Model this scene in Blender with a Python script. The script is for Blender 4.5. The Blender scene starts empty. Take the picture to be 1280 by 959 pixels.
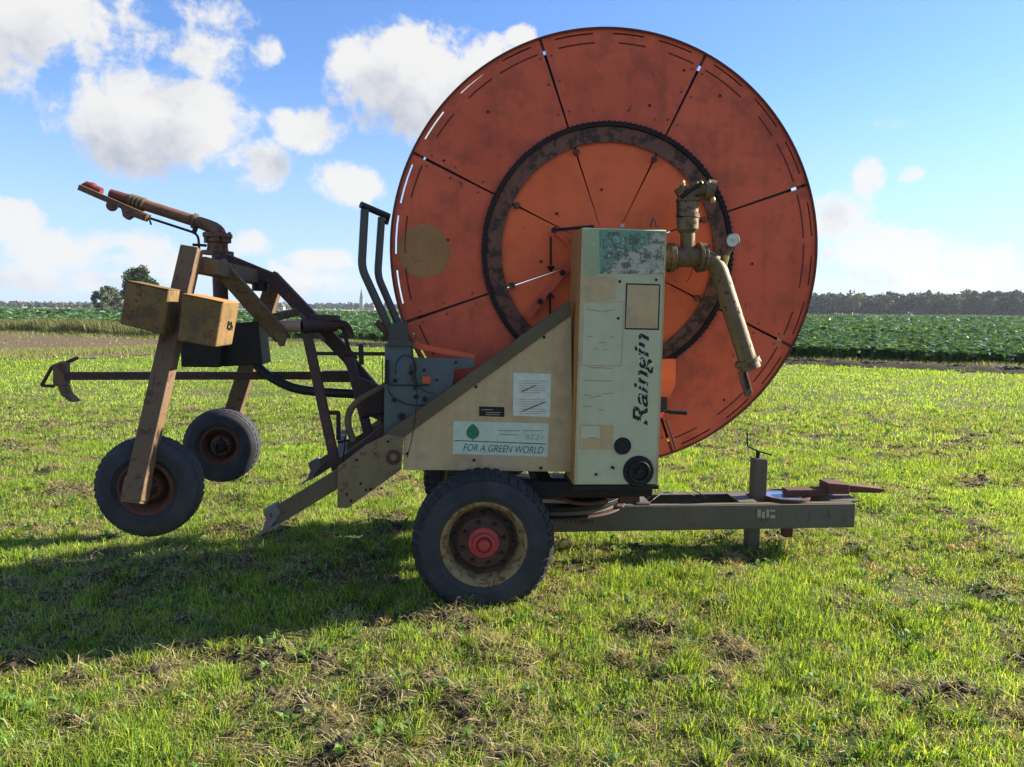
import bpy, bmesh, math, random
import numpy as np
from mathutils import Vector, Matrix
random.seed(7); np.random.seed(7)
C = bpy.context.scene
R = math.radians

# ------------------------------------------------------------------ camera
F = 924.0; CAMH = 1.69; PITCH = math.atan(91.7 / F); ROLL = R(0.43)
r0 = Vector((1, 0, 0)); fw = Vector((0, math.cos(PITCH), -math.sin(PITCH))); u0 = Vector((0, math.sin(PITCH), math.cos(PITCH)))
rt = r0 * math.cos(ROLL) + u0 * math.sin(ROLL); up = u0 * math.cos(ROLL) - r0 * math.sin(ROLL)
cd = bpy.data.cameras.new('camera'); cam = bpy.data.objects.new('camera', cd); C.collection.objects.link(cam)
cd.sensor_width = 36; cd.lens = F / 1280 * 36; cd.clip_start = 0.05; cd.clip_end = 12000
cam.matrix_world = Matrix((
    (rt.x, up.x, -fw.x, 0), (rt.y, up.y, -fw.y, 0), (rt.z, up.z, -fw.z, CAMH), (0, 0, 0, 1)))
C.camera = cam
CAM = Vector((0, 0, CAMH))

def ray(px, py):
    return (fw + rt * ((px - 640) / F) - up * ((py - 479.5) / F)).normalized()

# ------------------------------------------------------------------ light
SUNV = Vector((2.0, 0.58, 1.0)).normalized()
ELEV = math.asin(SUNV.z); ROT = math.atan2(SUNV.x, SUNV.y)
sl = bpy.data.lights.new('sun', 'SUN'); sl.energy = 5.0; sl.angle = R(0.53); sl.color = (1.0, 0.92, 0.80)
so = bpy.data.objects.new('sun', sl); C.collection.objects.link(so)
so.rotation_euler = SUNV.to_track_quat('Z', 'Y').to_euler(); so.location = (8, 2, 9)
C.view_settings.view_transform = 'Standard'; C.view_settings.look = 'None'
C.view_settings.gamma = 1; C.view_settings.use_curve_mapping = False
C.view_settings.exposure = 1.62
SKY_STRENGTH = 0.054
CLOUD_LIGHT = 5.5; CLOUD_SHADE = 3.3

def azel(px, py):
    d = ray(px, py); return math.atan2(d.x, d.y), math.asin(d.z)

class NT:
    def __init__(s, t): s.t = t; t.nodes.clear()
    def n(s, typ, **kw):
        nd = s.t.nodes.new(typ)
        for k, v in kw.items():
            if k.startswith('i_'):
                nd.inputs[k[2:]].default_value = v
            else: setattr(nd, k, v)
        return nd
    def l(s, a, b): s.t.links.new(a, b)
    def m(s, op, a, b=None, c=None, clamp=False):
        nd = s.t.nodes.new('ShaderNodeMath'); nd.operation = op; nd.use_clamp = clamp
        for i, v in enumerate((a, b, c)):
            if v is None: continue
            if isinstance(v, (int, float)): nd.inputs[i].default_value = v
            else: s.l(v, nd.inputs[i])
        return nd.outputs[0]
    def mix(s, fac, a, b, typ='MIX'):
        nd = s.t.nodes.new('ShaderNodeMix'); nd.data_type = 'RGBA'; nd.blend_type = typ
        for i, v in ((0, fac), (6, a), (7, b)):
            if isinstance(v, (int, float)): nd.inputs[i].default_value = v
            elif isinstance(v, (tuple, list)): nd.inputs[i].default_value = (*v[:3], 1)
            else: s.l(v, nd.inputs[i])
        return nd.outputs[2]
    def mr(s, v, a, b, c=0.0, d=1.0, smooth=False):
        nd = s.t.nodes.new('ShaderNodeMapRange'); nd.clamp = True
        if smooth: nd.interpolation_type = 'SMOOTHSTEP'
        s.l(v, nd.inputs[0])
        for i, x in enumerate((a, b, c, d)): nd.inputs[i + 1].default_value = x
        return nd.outputs[0]
    def noise(s, vec, scale, detail=4, rough=0.55, dist=0.0):
        nd = s.t.nodes.new('ShaderNodeTexNoise')
        nd.inputs['Scale'].default_value = scale; nd.inputs['Detail'].default_value = detail
        nd.inputs['Roughness'].default_value = rough; nd.inputs['Distortion'].default_value = dist
        if vec is not None: s.l(vec, nd.inputs['Vector'])
        return nd.outputs[0]

# clouds: (px, py, half width px, half height px, weight)
CL = [(30, 15, 185, 68, 0.95), (0, 80, 75, 45, 0.7), (190, 155, 128, 66, 1.15), (310, 208, 52, 36, 0.85),
      (130, 112, 55, 28, 0.7), (250, 60, 60, 30, 0.32), (270, 20, 50, 22, .35), (332, 62, 24, 20, 0.5), (520, 110, 105, 72, 1.2), (445, 75, 38, 36, .9), (600, 70, 60, 32, .9),
      (560, 160, 70, 42, 1.0), (652, 50, 26, 16, 0.9), (390, 160, 46, 30, 0.9), (435, 228, 52, 30, 0.85),
      (12, 280, 52, 34, 0.9), (70, 315, 95, 32, 0.85), (60, 345, 150, 30, 0.6), (200, 318, 85, 36, 0.65), (300, 300, 40, 20, .5),
      (400, 326, 46, 15, 0.7), (380, 352, 90, 20, 0.35), (1083, 228, 22, 32, 0.62), (1052, 170, 12, 8, 0.3), (1142, 216, 13, 9, 0.35), (1135, 222, 10, 8, .3),
      (1112, 156, 20, 8, 0.25), (1050, 275, 62, 34, 0.75), (1110, 312, 90, 32, 0.8), (1190, 330, 90, 24, 0.7),
      (1150, 350, 170, 18, 0.6), (700, 330, 160, 30, .7), (900, 300, 90, 40, .8), (-160, 80, 170, 70, .9), (-150, 280, 160, 50, .9),
      (1500, 250, 140, 60, .9), (1450, 60, 110, 50, .8)]
BL = []
for (x, y, a, b, s) in CL:
    az, el = azel(x, y)
    BL.append((az, el, a / F * math.cos(az) ** 2 / max(.4, math.cos(el)), b / F * math.cos(az), s))
# unseen bright clouds added behind and beside the camera to lift the shaded side
rs = random.Random(3)
for k in range(6):
    az = math.pi + rs.uniform(-1.75, 1.75); el = rs.uniform(.08, .95)
    BL.append((((az + math.pi) % (2 * math.pi)) - math.pi, el, rs.uniform(.2, .45), rs.uniform(.1, .2), 1.15))

gcl = bpy.data.node_groups.new('cloud_cover', 'ShaderNodeTree')
gcl.interface.new_socket('az', in_out='INPUT', socket_type='NodeSocketFloat')
gcl.interface.new_socket('el', in_out='INPUT', socket_type='NodeSocketFloat')
gcl.interface.new_socket('dens', in_out='OUTPUT', socket_type='NodeSocketFloat')
g = NT(gcl); gi = g.n('NodeGroupInput'); go = g.n('NodeGroupOutput')
cx = g.n('ShaderNodeCombineXYZ'); g.l(gi.outputs[0], cx.inputs[0]); g.l(gi.outputs[1], cx.inputs[1])
n1 = g.noise(cx.outputs[0], 7.0, 8, .58, .2)
n2 = g.noise(cx.outputs[0], 22.0, 9, .66, .25)
cur = None
for (az, el, a, b, s) in BL:
    dx = g.m('MULTIPLY', g.m('SUBTRACT', gi.outputs[0], az), 1 / a)
    dy = g.m('MULTIPLY', g.m('SUBTRACT', gi.outputs[1], el), 1 / b)
    d2 = g.m('ADD', g.m('MULTIPLY', dx, dx), g.m('MULTIPLY', dy, dy))
    f = g.m('MULTIPLY_ADD', d2, -s, s)
    cur = f if cur is None else g.m('SMOOTH_MAX', cur, f, .25)
cur = g.m('MAXIMUM', cur, -1.2)
nn = g.m('ADD', g.m('MULTIPLY_ADD', n1, 2.6, -1.36), g.m('MULTIPLY_ADD', n2, 2.3, -1.25))
tot = g.m('ADD', cur, nn)
g.l(tot, go.inputs[0])

W = bpy.data.worlds.new('World'); C.world = W; W.use_nodes = True
w = NT(W.node_tree)
sky = w.n('ShaderNodeTexSky'); sky.sky_type = 'NISHITA'; sky.sun_disc = False
sky.sun_elevation = ELEV; sky.sun_rotation = ROT; sky.air_density = 1.15; sky.dust_density = 0.25; sky.ozone_density = 2.2; sky.altitude = 0
tc = w.n('ShaderNodeTexCoord'); sx = w.n('ShaderNodeSeparateXYZ'); w.l(tc.outputs['Generated'], sx.inputs[0])
az = w.m('ARCTAN2', sx.outputs[0], sx.outputs[1]); el = w.m('ARCSINE', sx.outputs[2])
c1 = w.n('ShaderNodeGroup', node_tree=gcl); w.l(az, c1.inputs[0]); w.l(el, c1.inputs[1])
c2 = w.n('ShaderNodeGroup', node_tree=gcl); w.l(w.m('ADD', az, 0.035), c2.inputs[0]); w.l(w.m('ADD', el, 0.045), c2.inputs[1])
cov = w.mr(c1.outputs[0], -.18, .50, 0, 0.97, True)
shade = w.mr(c2.outputs[0], -.1, 1.7, 0, 1, True)
ccol = w.mix(shade, (CLOUD_LIGHT, CLOUD_LIGHT * .99, CLOUD_LIGHT * .97), (CLOUD_SHADE * .88, CLOUD_SHADE * .95, CLOUD_SHADE * 1.12))
# moist air low over the horizon whitens the sky
skyc = w.mix(1.0, sky.outputs[0], (.72, .96, 1.40), 'MULTIPLY')
hz = w.mr(el, 0.0, 0.32, .60, 0.0, True)
hs = w.mix(hz, skyc, (3.7, 4.9, 6.9))
above = w.mr(el, -0.004, 0.02, 0, 1)
covf = w.m('MULTIPLY', cov, above)
fin = w.mix(covf, hs, ccol)
bg = w.n('ShaderNodeBackground'); bg.inputs[1].default_value = SKY_STRENGTH
ow = w.n('ShaderNodeOutputWorld'); w.l(fin, bg.inputs[0]); w.l(bg.outputs[0], ow.inputs[0])

# ------------------------------------------------------------------ materials
def mat_base(name):
    m = bpy.data.materials.new(name); m.use_nodes = True
    t = NT(m.node_tree); o = t.n('ShaderNodeOutputMaterial'); p = t.n('ShaderNodeBsdfPrincipled')
    t.l(p.outputs[0], o.inputs[0]); return m, t, p

def paint(name, col, rust=(0.10, 0.045, 0.02), amount=0.3, rough=0.6, sc=1.0, dirt=(0.07, 0.06, 0.04), dirtamt=.35, metal=0.0, bump=.25, streak=.3, spec=.35, hue=None):
    m, t, p = mat_base(name)
    tc = t.n('ShaderNodeTexCoord'); v = tc.outputs['Object']
    base = col
    nA = t.noise(v, 2.2 * sc, 6, .6)
    c = t.mix(t.mr(nA, .35, .65, 0, .8), col, tuple(min(1, x * y) for x, y in zip(col, hue or (.78, .72, .66))))
    mp = t.n('ShaderNodeMapping'); mp.inputs['Scale'].default_value = (14 * sc, 14 * sc, 0.9 * sc); t.l(v, mp.inputs[0])
    st = t.noise(mp.outputs[0], 1.0, 5, .6)
    c = t.mix(t.m('MULTIPLY', t.mr(st, .5, .72), streak), c, dirt)
    nD = t.noise(v, 6.5 * sc, 9, .65, .3)
    c = t.mix(t.m('MULTIPLY', t.mr(nD, .48, .68), dirtamt), c, dirt)
    nR = t.noise(v, 17 * sc, 10, .62, .5)
    lo = .72 - .42 * amount
    rm = t.mr(nR, lo, lo + .06)
    nR2 = t.noise(v, 60 * sc, 5, .6)
    rc = t.mix(t.mr(nR2, .35, .7), rust, tuple(x * 2.1 for x in rust))
    c = t.mix(rm, c, rc)
    t.l(c, p.inputs['Base Color'])
    t.l(t.mr(t.m('ADD', rm, t.m('MULTIPLY', nD, .4)), 0, 1.2, rough, .92), p.inputs['Roughness'])
    p.inputs['Metallic'].default_value = metal; p.inputs['Specular IOR Level'].default_value = spec
    b = t.n('ShaderNodeBump'); b.inputs['Strength'].default_value = bump; b.inputs['Distance'].default_value = .004
    t.l(t.m('ADD', t.m('MULTIPLY', rm, -.4), t.m('ADD', nR2, nA)), b.inputs['Height']); t.l(b.outputs[0], p.inputs['Normal'])
    return m

def plain(name, col, rough=.7, metal=0, var=.25, sc=20, bump=.15, spec=.3):
    m, t, p = mat_base(name)
    tc = t.n('ShaderNodeTexCoord'); n = t.noise(tc.outputs['Object'], sc, 7, .6)
    c = t.mix(t.mr(n, .3, .7), tuple(x * (1 - var) for x in col), tuple(min(1, x * (1 + var)) for x in col))
    t.l(c, p.inputs['Base Color']); p.inputs['Roughness'].default_value = rough; p.inputs['Metallic'].default_value = metal
    p.inputs['Specular IOR Level'].default_value = spec
    b = t.n('ShaderNodeBump'); b.inputs['Strength'].default_value = bump; b.inputs['Distance'].default_value = .003
    t.l(n, b.inputs['Height']); t.l(b.outputs[0], p.inputs['Normal'])
    return m

def foliage(name, attr=True, col=(.08, .12, .03), trans=.4, rough=.55, gloss=.3):
    m = bpy.data.materials.new(name); m.use_nodes = True
    t = NT(m.node_tree); o = t.n('ShaderNodeOutputMaterial'); p = t.n('ShaderNodeBsdfPrincipled'); tr = t.n('ShaderNodeBsdfTranslucent'); mx = t.n('ShaderNodeMixShader')
    if attr:
        a = t.n('ShaderNodeAttribute'); a.attribute_name = 'tint'; cc = a.outputs['Color']
    else:
        rgb = t.n('ShaderNodeRGB'); rgb.outputs[0].default_value = (*col, 1); cc = rgb.outputs[0]
    t.l(cc, p.inputs['Base Color']); p.inputs['Roughness'].default_value = rough; p.inputs['Specular IOR Level'].default_value = gloss
    tcx = t.mix(1.0, cc, (1.25, 1.2, .55), 'MULTIPLY')
    t.l(tcx, tr.inputs[0]); mx.inputs[0].default_value = trans
    t.l(p.outputs[0], mx.inputs[1]); t.l(tr.outputs[0], mx.inputs[2]); t.l(mx.outputs[0], o.inputs[0])
    return m

RUST = (0.10, 0.042, 0.020)
M = {}
M['red'] = paint('red_reel_paint', (.72, .128, .052), amount=.12, rough=.6, dirt=(.13, .042, .026), dirtamt=.45, sc=.9, streak=.25, hue=(.80, .72, .72))
M['redin'] = paint('orange_red_paint', (.88, .155, .042), amount=.07, rough=.55, dirt=(.26, .06, .03), dirtamt=.3, sc=.9, streak=.12, hue=(.88, .85, .8))
M['rim'] = paint('dark_rusty_rim_paint', (.15, .040, .028), amount=.35, rough=.7, dirt=(.04, .03, .025))
M['ring'] = paint('peeling_ring_paint', (.20, .085, .055), rust=(.042, .028, .02), amount=.52, rough=.8, sc=1.0, dirt=(.05, .035, .025), bump=.6)
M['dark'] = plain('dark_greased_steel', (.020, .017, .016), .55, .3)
M['black'] = plain('black_plastic', (.012, .012, .014), .5)
M['cream'] = paint('cream_panel_paint', (.52, .385, .20), amount=.06, rough=.5, dirt=(.30, .22, .12), dirtamt=.5, sc=1.3, streak=.35, hue=(.9, .84, .76))
M['housing'] = paint('pale_housing_paint', (.50, .49, .31), amount=.04, rough=.5, dirt=(.40, .33, .20), dirtamt=.35, sc=1.5, streak=.2, hue=(.92, .95, .9))
M['tan'] = paint('tan_side_paint', (.46, .23, .07), amount=.2, rough=.6, dirt=(.22, .12, .05))
M['olive'] = paint('olive_channel_paint', (.135, .105, .058), amount=.30, rough=.65, dirt=(.085, .065, .04), dirtamt=.6)
M['plate'] = paint('stained_cream_plate', (.20, .15, .075), rust=(.10, .05, .025), amount=.36, rough=.65, dirt=(.10, .10, .07), dirtamt=.6, sc=1.2)
M['beam'] = paint('grey_brown_frame_paint', (.13, .11, .08), rust=(.075, .045, .03), amount=.32, rough=.62, dirt=(.08, .065, .05), dirtamt=.5)
M['brown'] = paint('purple_brown_lift_paint', (.075, .038, .030), amount=.3, rough=.6, dirt=(.03, .02, .02))
M['cart'] = paint('weathered_tan_steel', (.165, .105, .055), rust=(.07, .038, .022), amount=.42, rough=.7, dirt=(.10, .06, .03), sc=1.2)
M['cbox'] = paint('weathered_ochre_box', (.21, .13, .042), rust=(.08, .045, .022), amount=.42, rough=.75, dirt=(.07, .05, .03), dirtamt=.8, sc=1.6)
M['grey'] = paint('grey_green_paint', (.095, .125, .13), amount=.16, rough=.55, dirt=(.07, .075, .065), dirtamt=.5)
M['tube'] = paint('grey_green_tube_paint', (.07, .07, .06), amount=.25, rough=.55, dirt=(.05, .05, .045))
M['bronze'] = paint('dirty_bronze_galvanised', (.18, .13, .068), rust=(.07, .04, .022), amount=.38, rough=.5, metal=.35, dirt=(.11, .09, .05), dirtamt=.6, sc=2)
M['gun'] = paint('rusty_gun_metal', (.20, .10, .055), rust=(.07, .03, .02), amount=.45, rough=.6, dirt=(.08, .05, .035), sc=2)
M['gunred'] = paint('red_gun_cap', (.20, .03, .025), amount=.2, rough=.6)
M['rust'] = paint('brown_rust', (.11, .045, .030), rust=(.09, .035, .022), amount=.45, rough=.85, bump=.6)
M['hubred'] = paint('red_hub_paint', (.46, .06, .055), amount=.14, rough=.5, dirt=(.2, .03, .03), sc=2)
M['rimcream'] = paint('cream_wheel_rim', (.29, .225, .10), rust=(.10, .045, .02), amount=.5, rough=.65, dirt=(.14, .09, .05), dirtamt=.6, sc=1.6)
M['dish'] = paint('rusty_wheel_dish', (.085, .05, .038), rust=(.055, .022, .015), amount=.55, rough=.8, dirt=(.05, .03, .02), sc=1.8, bump=.6)
M['rubber'] = plain('tyre_rubber', (.036, .037, .041), .78, 0, .35, 9, .25, .3)
M['lug'] = plain('dusty_tread_rubber', (.026, .025, .024), .85, 0, .35, 14, .3, .3)
M['hose'] = plain('black_hose_rubber', (.018, .018, .019), .5, 0, .2, 14, .1, .4)
M['white'] = plain('dirty_white_print', (.60, .62, .50), .5, 0, .12, 26, .02)
M['labelmint'] = plain('pale_mint_label', (.52, .58, .44), .45, 0, .1, 20, .02)
M['green'] = paint('faded_green_decal', (.10, .36, .20), rust=(.32, .36, .24), amount=.3, rough=.5, dirt=(.2, .3, .2), dirtamt=.4, sc=2.5, bump=.02)
M['palegreen'] = paint('faded_yellow_green', (.36, .44, .24), rust=(.20, .36, .20), amount=.3, rough=.5, dirt=(.40, .38, .25), dirtamt=.6, sc=1.5, bump=.02)
M['leafgreen'] = plain('leaf_green_print', (.03, .17, .07), .5, 0, .15, 30, .02)
M['textgreen'] = plain('dark_green_print', (.04, .12, .075), .5, 0, .15, 40, .02)
M['textblack'] = paint('worn_black_lettering', (.012, .012, .012), rust=(.40, .40, .28), amount=.42, rough=.5, dirt=(.02, .02, .02), sc=1.5, bump=.02, streak=0)
M['ink'] = plain('black_ink', (.012, .012, .012), .5, 0, .1, 20, .02)
M['faint'] = plain('faint_grey_print', (.33, .32, .22), .5, 0, .12, 40, .02)
M['sticker'] = paint('ochre_round_patch', (.38, .20, .07), rust=(.22, .10, .04), amount=.38, rough=.7, dirt=(.26, .12, .05), sc=2.0)
M['brass'] = plain('yellow_brass', (.40, .27, .08), .4, .6)
M['orangebit'] = plain('orange_plastic', (.55, .09, .03), .5)
M['reflect'] = plain('glass_cover', (.6, .65, .66), .15, 0, .05, 20, .0, .6)
M['bluemet'] = plain('pale_blue_enamel', (.14, .19, .32), .3, .3, .3, 9, .1, .5)
M['pinkpipe'] = paint('pale_galvanised_pipe', (.42, .26, .18), amount=.2, rough=.5)
M['steel'] = plain('bare_bright_steel', (.45, .40, .36), .4, .7)
M['lift'] = paint('lifting_blade_grey', (.20, .18, .18), amount=.3, rough=.5, metal=.2)
# patchy worn control panel: green print scratched through to bare cream and dark grime
def decal():
    m, t, p = mat_base('worn_control_decal')
    tc = t.n('ShaderNodeTexCoord'); v = tc.outputs['Object']
    n = t.noise(v, 9, 5, .6); s0 = t.n('ShaderNodeSeparateXYZ'); t.l(v, s0.inputs[0])
    pa, pb = L(750, 342, .12), L(831, 288, .12)
    fx_ = t.mr(s0.outputs[0], pa.x - .3, pb.x - .3); fz_ = t.mr(s0.outputs[2], pa.z, pb.z)
    dg = t.m('ADD', t.m('SUBTRACT', fx_, fz_), t.m('MULTIPLY_ADD', n, .5, -.25))
    c = t.mix(t.mr(dg, -.05, .05), (.15, .30, .19), (.44, .44, .30))
    mp = t.n('ShaderNodeMapping'); mp.inputs['Scale'].default_value = (90, 1, 90); t.l(v, mp.inputs[0])
    ck = t.n('ShaderNodeTexBrick'); ck.offset = 0; ck.inputs['Scale'].default_value = 1; ck.inputs['Mortar Size'].default_value = .09
    ck.inputs['Brick Width'].default_value = 1; ck.inputs['Row Height'].default_value = 2
    cm = t.n('ShaderNodeCombineXYZ'); s = t.n('ShaderNodeSeparateXYZ'); t.l(mp.outputs[0], s.inputs[0]); t.l(s.outputs[0], cm.inputs[0]); t.l(s.outputs[2], cm.inputs[1])
    t.l(cm.outputs[0], ck.inputs['Vector'])
    c = t.mix(t.m('MULTIPLY', ck.outputs['Fac'], .55), c, (.06, .09, .07))
    d = t.noise(v, 22, 8, .7, .6); c = t.mix(t.m('MULTIPLY', t.mr(d, .48, .56), .85), c, (.09, .065, .045))
    e = t.noise(v, 34, 6, .65, .4); c = t.mix(t.m('MULTIPLY', t.mr(e, .6, .64), .8), c, (.56, .55, .42))
    t.l(c, p.inputs['Base Color']); p.inputs['Roughness'].default_value = .6
    return m

# ------------------------------------------------------------------ machine frame of reference
PSI = R(4.5); OX, OY = -0.157, 4.04
U = Vector((math.cos(PSI), math.sin(PSI), 0)); Wd = Vector((-math.sin(PSI), math.cos(PSI), 0)); O = Vector((OX, OY, 0))
def L(px, py, w):
    """machine-frame point (along, across, up) of a point known to lie in the lengthwise plane w metres in from the near wheel"""
    d = ray(px, py); o = CAM - O
    t = (w - o.dot(Wd)) / d.dot(Wd); q = o + d * t
    return Vector((q.dot(U), w, q.z))
def to_world(v):
    v = Vector(v); return O + U * v.x + Wd * v.y + Vector((0, 0, v.z))

ALL = C.collection
def finish(ob, bevel=0, smooth=True):
    if bevel:
        md = ob.modifiers.new('bevel', 'BEVEL'); md.width = bevel; md.segments = 2; md.limit_method = 'ANGLE'; md.angle_limit = R(40)
    return ob

class MB:
    def __init__(s): s.b = bmesh.new()
    def prism(s, pts, w0, w1):
        """polygon of (along, up) pairs or vectors, from w0 to w1"""
        q = [(p[0], p[-1]) for p in pts]
        a = [s.b.verts.new((x, w0, z)) for x, z in q]; c = [s.b.verts.new((x, w1, z)) for x, z in q]
        s.b.faces.new(a); s.b.faces.new(c[::-1]); n = len(a)
        for i in range(n): s.b.faces.new((a[i], c[i], c[(i + 1) % n], a[(i + 1) % n]))
        return s
    def pp(s, pxs, w0, w1, wref=None):
        return s.prism([L(x, y, w0 if wref is None else wref) for x, y in pxs], w0, w1)
    def box(s, lo, hi):
        return s.prism([(lo[0], lo[2]), (hi[0], lo[2]), (hi[0], hi[2]), (lo[0], hi[2])], lo[1], hi[1])
    def beam(s, a, b, wd, dp, side=None):
        a = Vector(a); b = Vector(b); d = (b - a).normalized()
        y = side or Vector((0, 1, 0)); 
        if abs(d.dot(y)) > .85: y = Vector((1, 0, 0))
        n = d.cross(y).normalized(); y = n.cross(d).normalized()
        vs = []
        for e in (a, b):
            for i, j in ((-1, -1), (1, -1), (1, 1), (-1, 1)):
                vs.append(s.b.verts.new(e + n * wd / 2 * i + y * dp / 2 * j))
        for f in ((0, 1, 2, 3), (7, 6, 5, 4), (0, 4, 5, 1), (1, 5, 6, 2), (2, 6, 7, 3), (3, 7, 4, 0)): s.b.faces.new([vs[k] for k in f])
        return s
    def tube(s, pts, r, seg=12, cap=True, fil=0):
        pts = [Vector(p) for p in pts]
        if fil and len(pts) > 2:
            o = [pts[0]]
            for i in range(1, len(pts) - 1):
                p, a, b = pts[i], pts[i - 1], pts[i + 1]
                da = min(fil, (a - p).length * .48); db = min(fil, (b - p).length * .48)
                A = p + (a - p).normalized() * da; B = p + (b - p).normalized() * db
                for k in range(7):
                    t = k / 6; o.append(A * (1 - t) ** 2 + p * 2 * t * (1 - t) + B * t * t)
            o.append(pts[-1]); pts = o
        rr = r if isinstance(r, (list, tuple)) else [r] * len(pts)
        if len(rr) != len(pts): rr = [rr[0] + (rr[-1] - rr[0]) * i / (len(pts) - 1) for i in range(len(pts))]
        rings = []; nrm = None
        for i, p in enumerate(pts):
            d = (pts[min(i + 1, len(pts) - 1)] - pts[max(i - 1, 0)]).normalized()
            if nrm is None:
                nrm = d.cross(Vector((0, 0, 1)) if abs(d.z) < .9 else Vector((1, 0, 0))).normalized()
            else: nrm = (nrm - d * nrm.dot(d)).normalized()
            bi = d.cross(nrm)
            rings.append([s.b.verts.new(p + (nrm * math.cos(2 * math.pi * k / seg) + bi * math.sin(2 * math.pi * k / seg)) * rr[i]) for k in range(seg)])
        for A, B in zip(rings, rings[1:]):
            for k in range(seg): s.b.faces.new((A[k], A[(k + 1) % seg], B[(k + 1) % seg], B[k]))
        if cap: s.b.faces.new(rings[0][::-1]); s.b.faces.new(rings[-1])
        return s
    def lathe(s, c, prof, seg=64, closed=True, a0=0, a1=2 * math.pi):
        """prof: (radius, w) pairs revolved about the across axis through c=(along, up)"""
        full = abs(a1 - a0 - 2 * math.pi) < 1e-6; n = seg if full else seg + 1; rings = []
        for i in range(n):
            t = a0 + (a1 - a0) * i / seg
            rings.append([s.b.verts.new((c[0] + r * math.cos(t), w, c[-1] + r * math.sin(t))) for r, w in prof])
        m = len(prof)
        for i in range(seg):
            A = rings[i]; B = rings[(i + 1) % n]
            for k in range(m if closed else m - 1):
                k2 = (k + 1) % m
                try: s.b.faces.new((A[k], A[k2], B[k2], B[k]))
                except ValueError: pass
        return s
    def disc(s, c, r, w0, w1, seg=32):
        return s.prism([(c[0] + r * math.cos(2 * math.pi * k / seg), c[-1] + r * math.sin(2 * math.pi * k / seg)) for k in range(seg)], w0, w1)
    def ngon(s, pts):
        s.b.faces.new([s.b.verts.new(p) for p in pts]); return s
    def ball(s, c, r, sc=(1, 1, 1)):
        bmesh.ops.create_uvsphere(s.b, u_segments=16, v_segments=10, radius=r, matrix=Matrix.Translation(c) @ Matrix.Diagonal((*sc, 1)))
        return s
    def split(s, name, m, parent, bevel=0.0):
        """every loose piece becomes an object of its own"""
        s.b.verts.index_update(); s.b.faces.index_update(); seen = set(); first = None
        for v0 in list(s.b.verts):
            if v0.index in seen: continue
            st = [v0]; isl = []; seen.add(v0.index)
            while st:
                v = st.pop(); isl.append(v)
                for e in v.link_edges:
                    o = e.other_vert(v)
                    if o.index not in seen: seen.add(o.index); st.append(o)
            mp = {}; nb = MB()
            for v in isl: mp[v.index] = nb.b.verts.new(v.co)
            fs = {f.index: f for v in isl for f in v.link_faces}
            for f in fs.values(): nb.b.faces.new([mp[v.index] for v in f.verts])
            ob = nb.build(name, m, parent, bevel); first = first or ob
        s.b.free(); return first
    def build(s, name, m, parent, bevel=0.002, label=None):
        bmesh.ops.remove_doubles(s.b, verts=s.b.verts, dist=1e-5)
        bmesh.ops.recalc_face_normals(s.b, faces=s.b.faces)
        for f in s.b.faces: f.smooth = True
        for e in s.b.edges:
            if len(e.link_faces) != 2 or e.calc_face_angle(0) > .55: e.smooth = False
        if parent is not None and not isinstance(parent, bpy.types.Object): pass
        off = offset_of(parent)
        bmesh.ops.translate(s.b, verts=s.b.verts, vec=-off)
        me = bpy.data.meshes.new(name); s.b.to_mesh(me); s.b.free()
        ob = bpy.data.objects.new(name, me); ALL.objects.link(ob); me.materials.append(M[m] if isinstance(m, str) else m)
        if parent is not None: ob.parent = parent
        if label: ob['label'] = label
        return finish(ob, bevel)

OFF = {}
def offset_of(p):
    while p is not None:
        if p.name in OFF: return OFF[p.name]
        p = p.parent
    return Vector((0, 0, 0))
def thing(name, label, cat, at, group=None, kind=None):
    o = bpy.data.objects.new(name, None); ALL.objects.link(o); o.empty_display_size = .1
    o.location = to_world(at); o.rotation_euler = (0, 0, PSI); OFF[o.name] = Vector(at)
    o['label'] = label; o['category'] = cat
    if group: o['group'] = group
    return o
def tag(o, label=None, cat=None, group=None, kind=None):
    if label: o['label'] = label
    if cat: o['category'] = cat
    if group: o['group'] = group
    if kind: o['kind'] = kind
    return o

def text(body, name, m, parent, px0, px1, w, size_px, rot=0, shear=0.0, bold=0.0, fit=True, label=None):
    """flat lettering lying on the plane w; baseline from px0 to px1"""
    cu = bpy.data.curves.new('t', 'FONT'); cu.body = body; cu.size = 1; cu.shear = shear; cu.offset = bold; cu.extrude = 0.0
    to = bpy.data.objects.new('t', cu); ALL.objects.link(to); bpy.context.view_layer.update()
    me = bpy.data.meshes.new_from_object(to.evaluated_get(bpy.context.evaluated_depsgraph_get()))
    bpy.data.objects.remove(to)
    a = L(*px0, w); b = L(*px1, w); off = offset_of(parent)
    v = np.zeros(len(me.vertices) * 3); me.vertices.foreach_get('co', v); v = v.reshape(-1, 3)
    x0, x1 = v[:, 0].min(), v[:, 0].max(); h = max(v[:, 1].max(), .5)
    d = (b - a); ln = d.length; d.normalize(); n = Vector((-d.z, 0, d.x))
    hs = size_px / F * (4.2 + w) / h
    for i, q in enumerate(v):
        p = a + d * ((q[0] - x0) / (x1 - x0) * ln) + n * (q[1] * hs)
        me.vertices[i].co = Vector((p.x, w, p.z)) - off
    me.flip_normals() if False else None
    ob = bpy.data.objects.new(name, me); ALL.objects.link(ob); me.materials.append(M[m]); ob.parent = parent
    return ob

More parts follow.
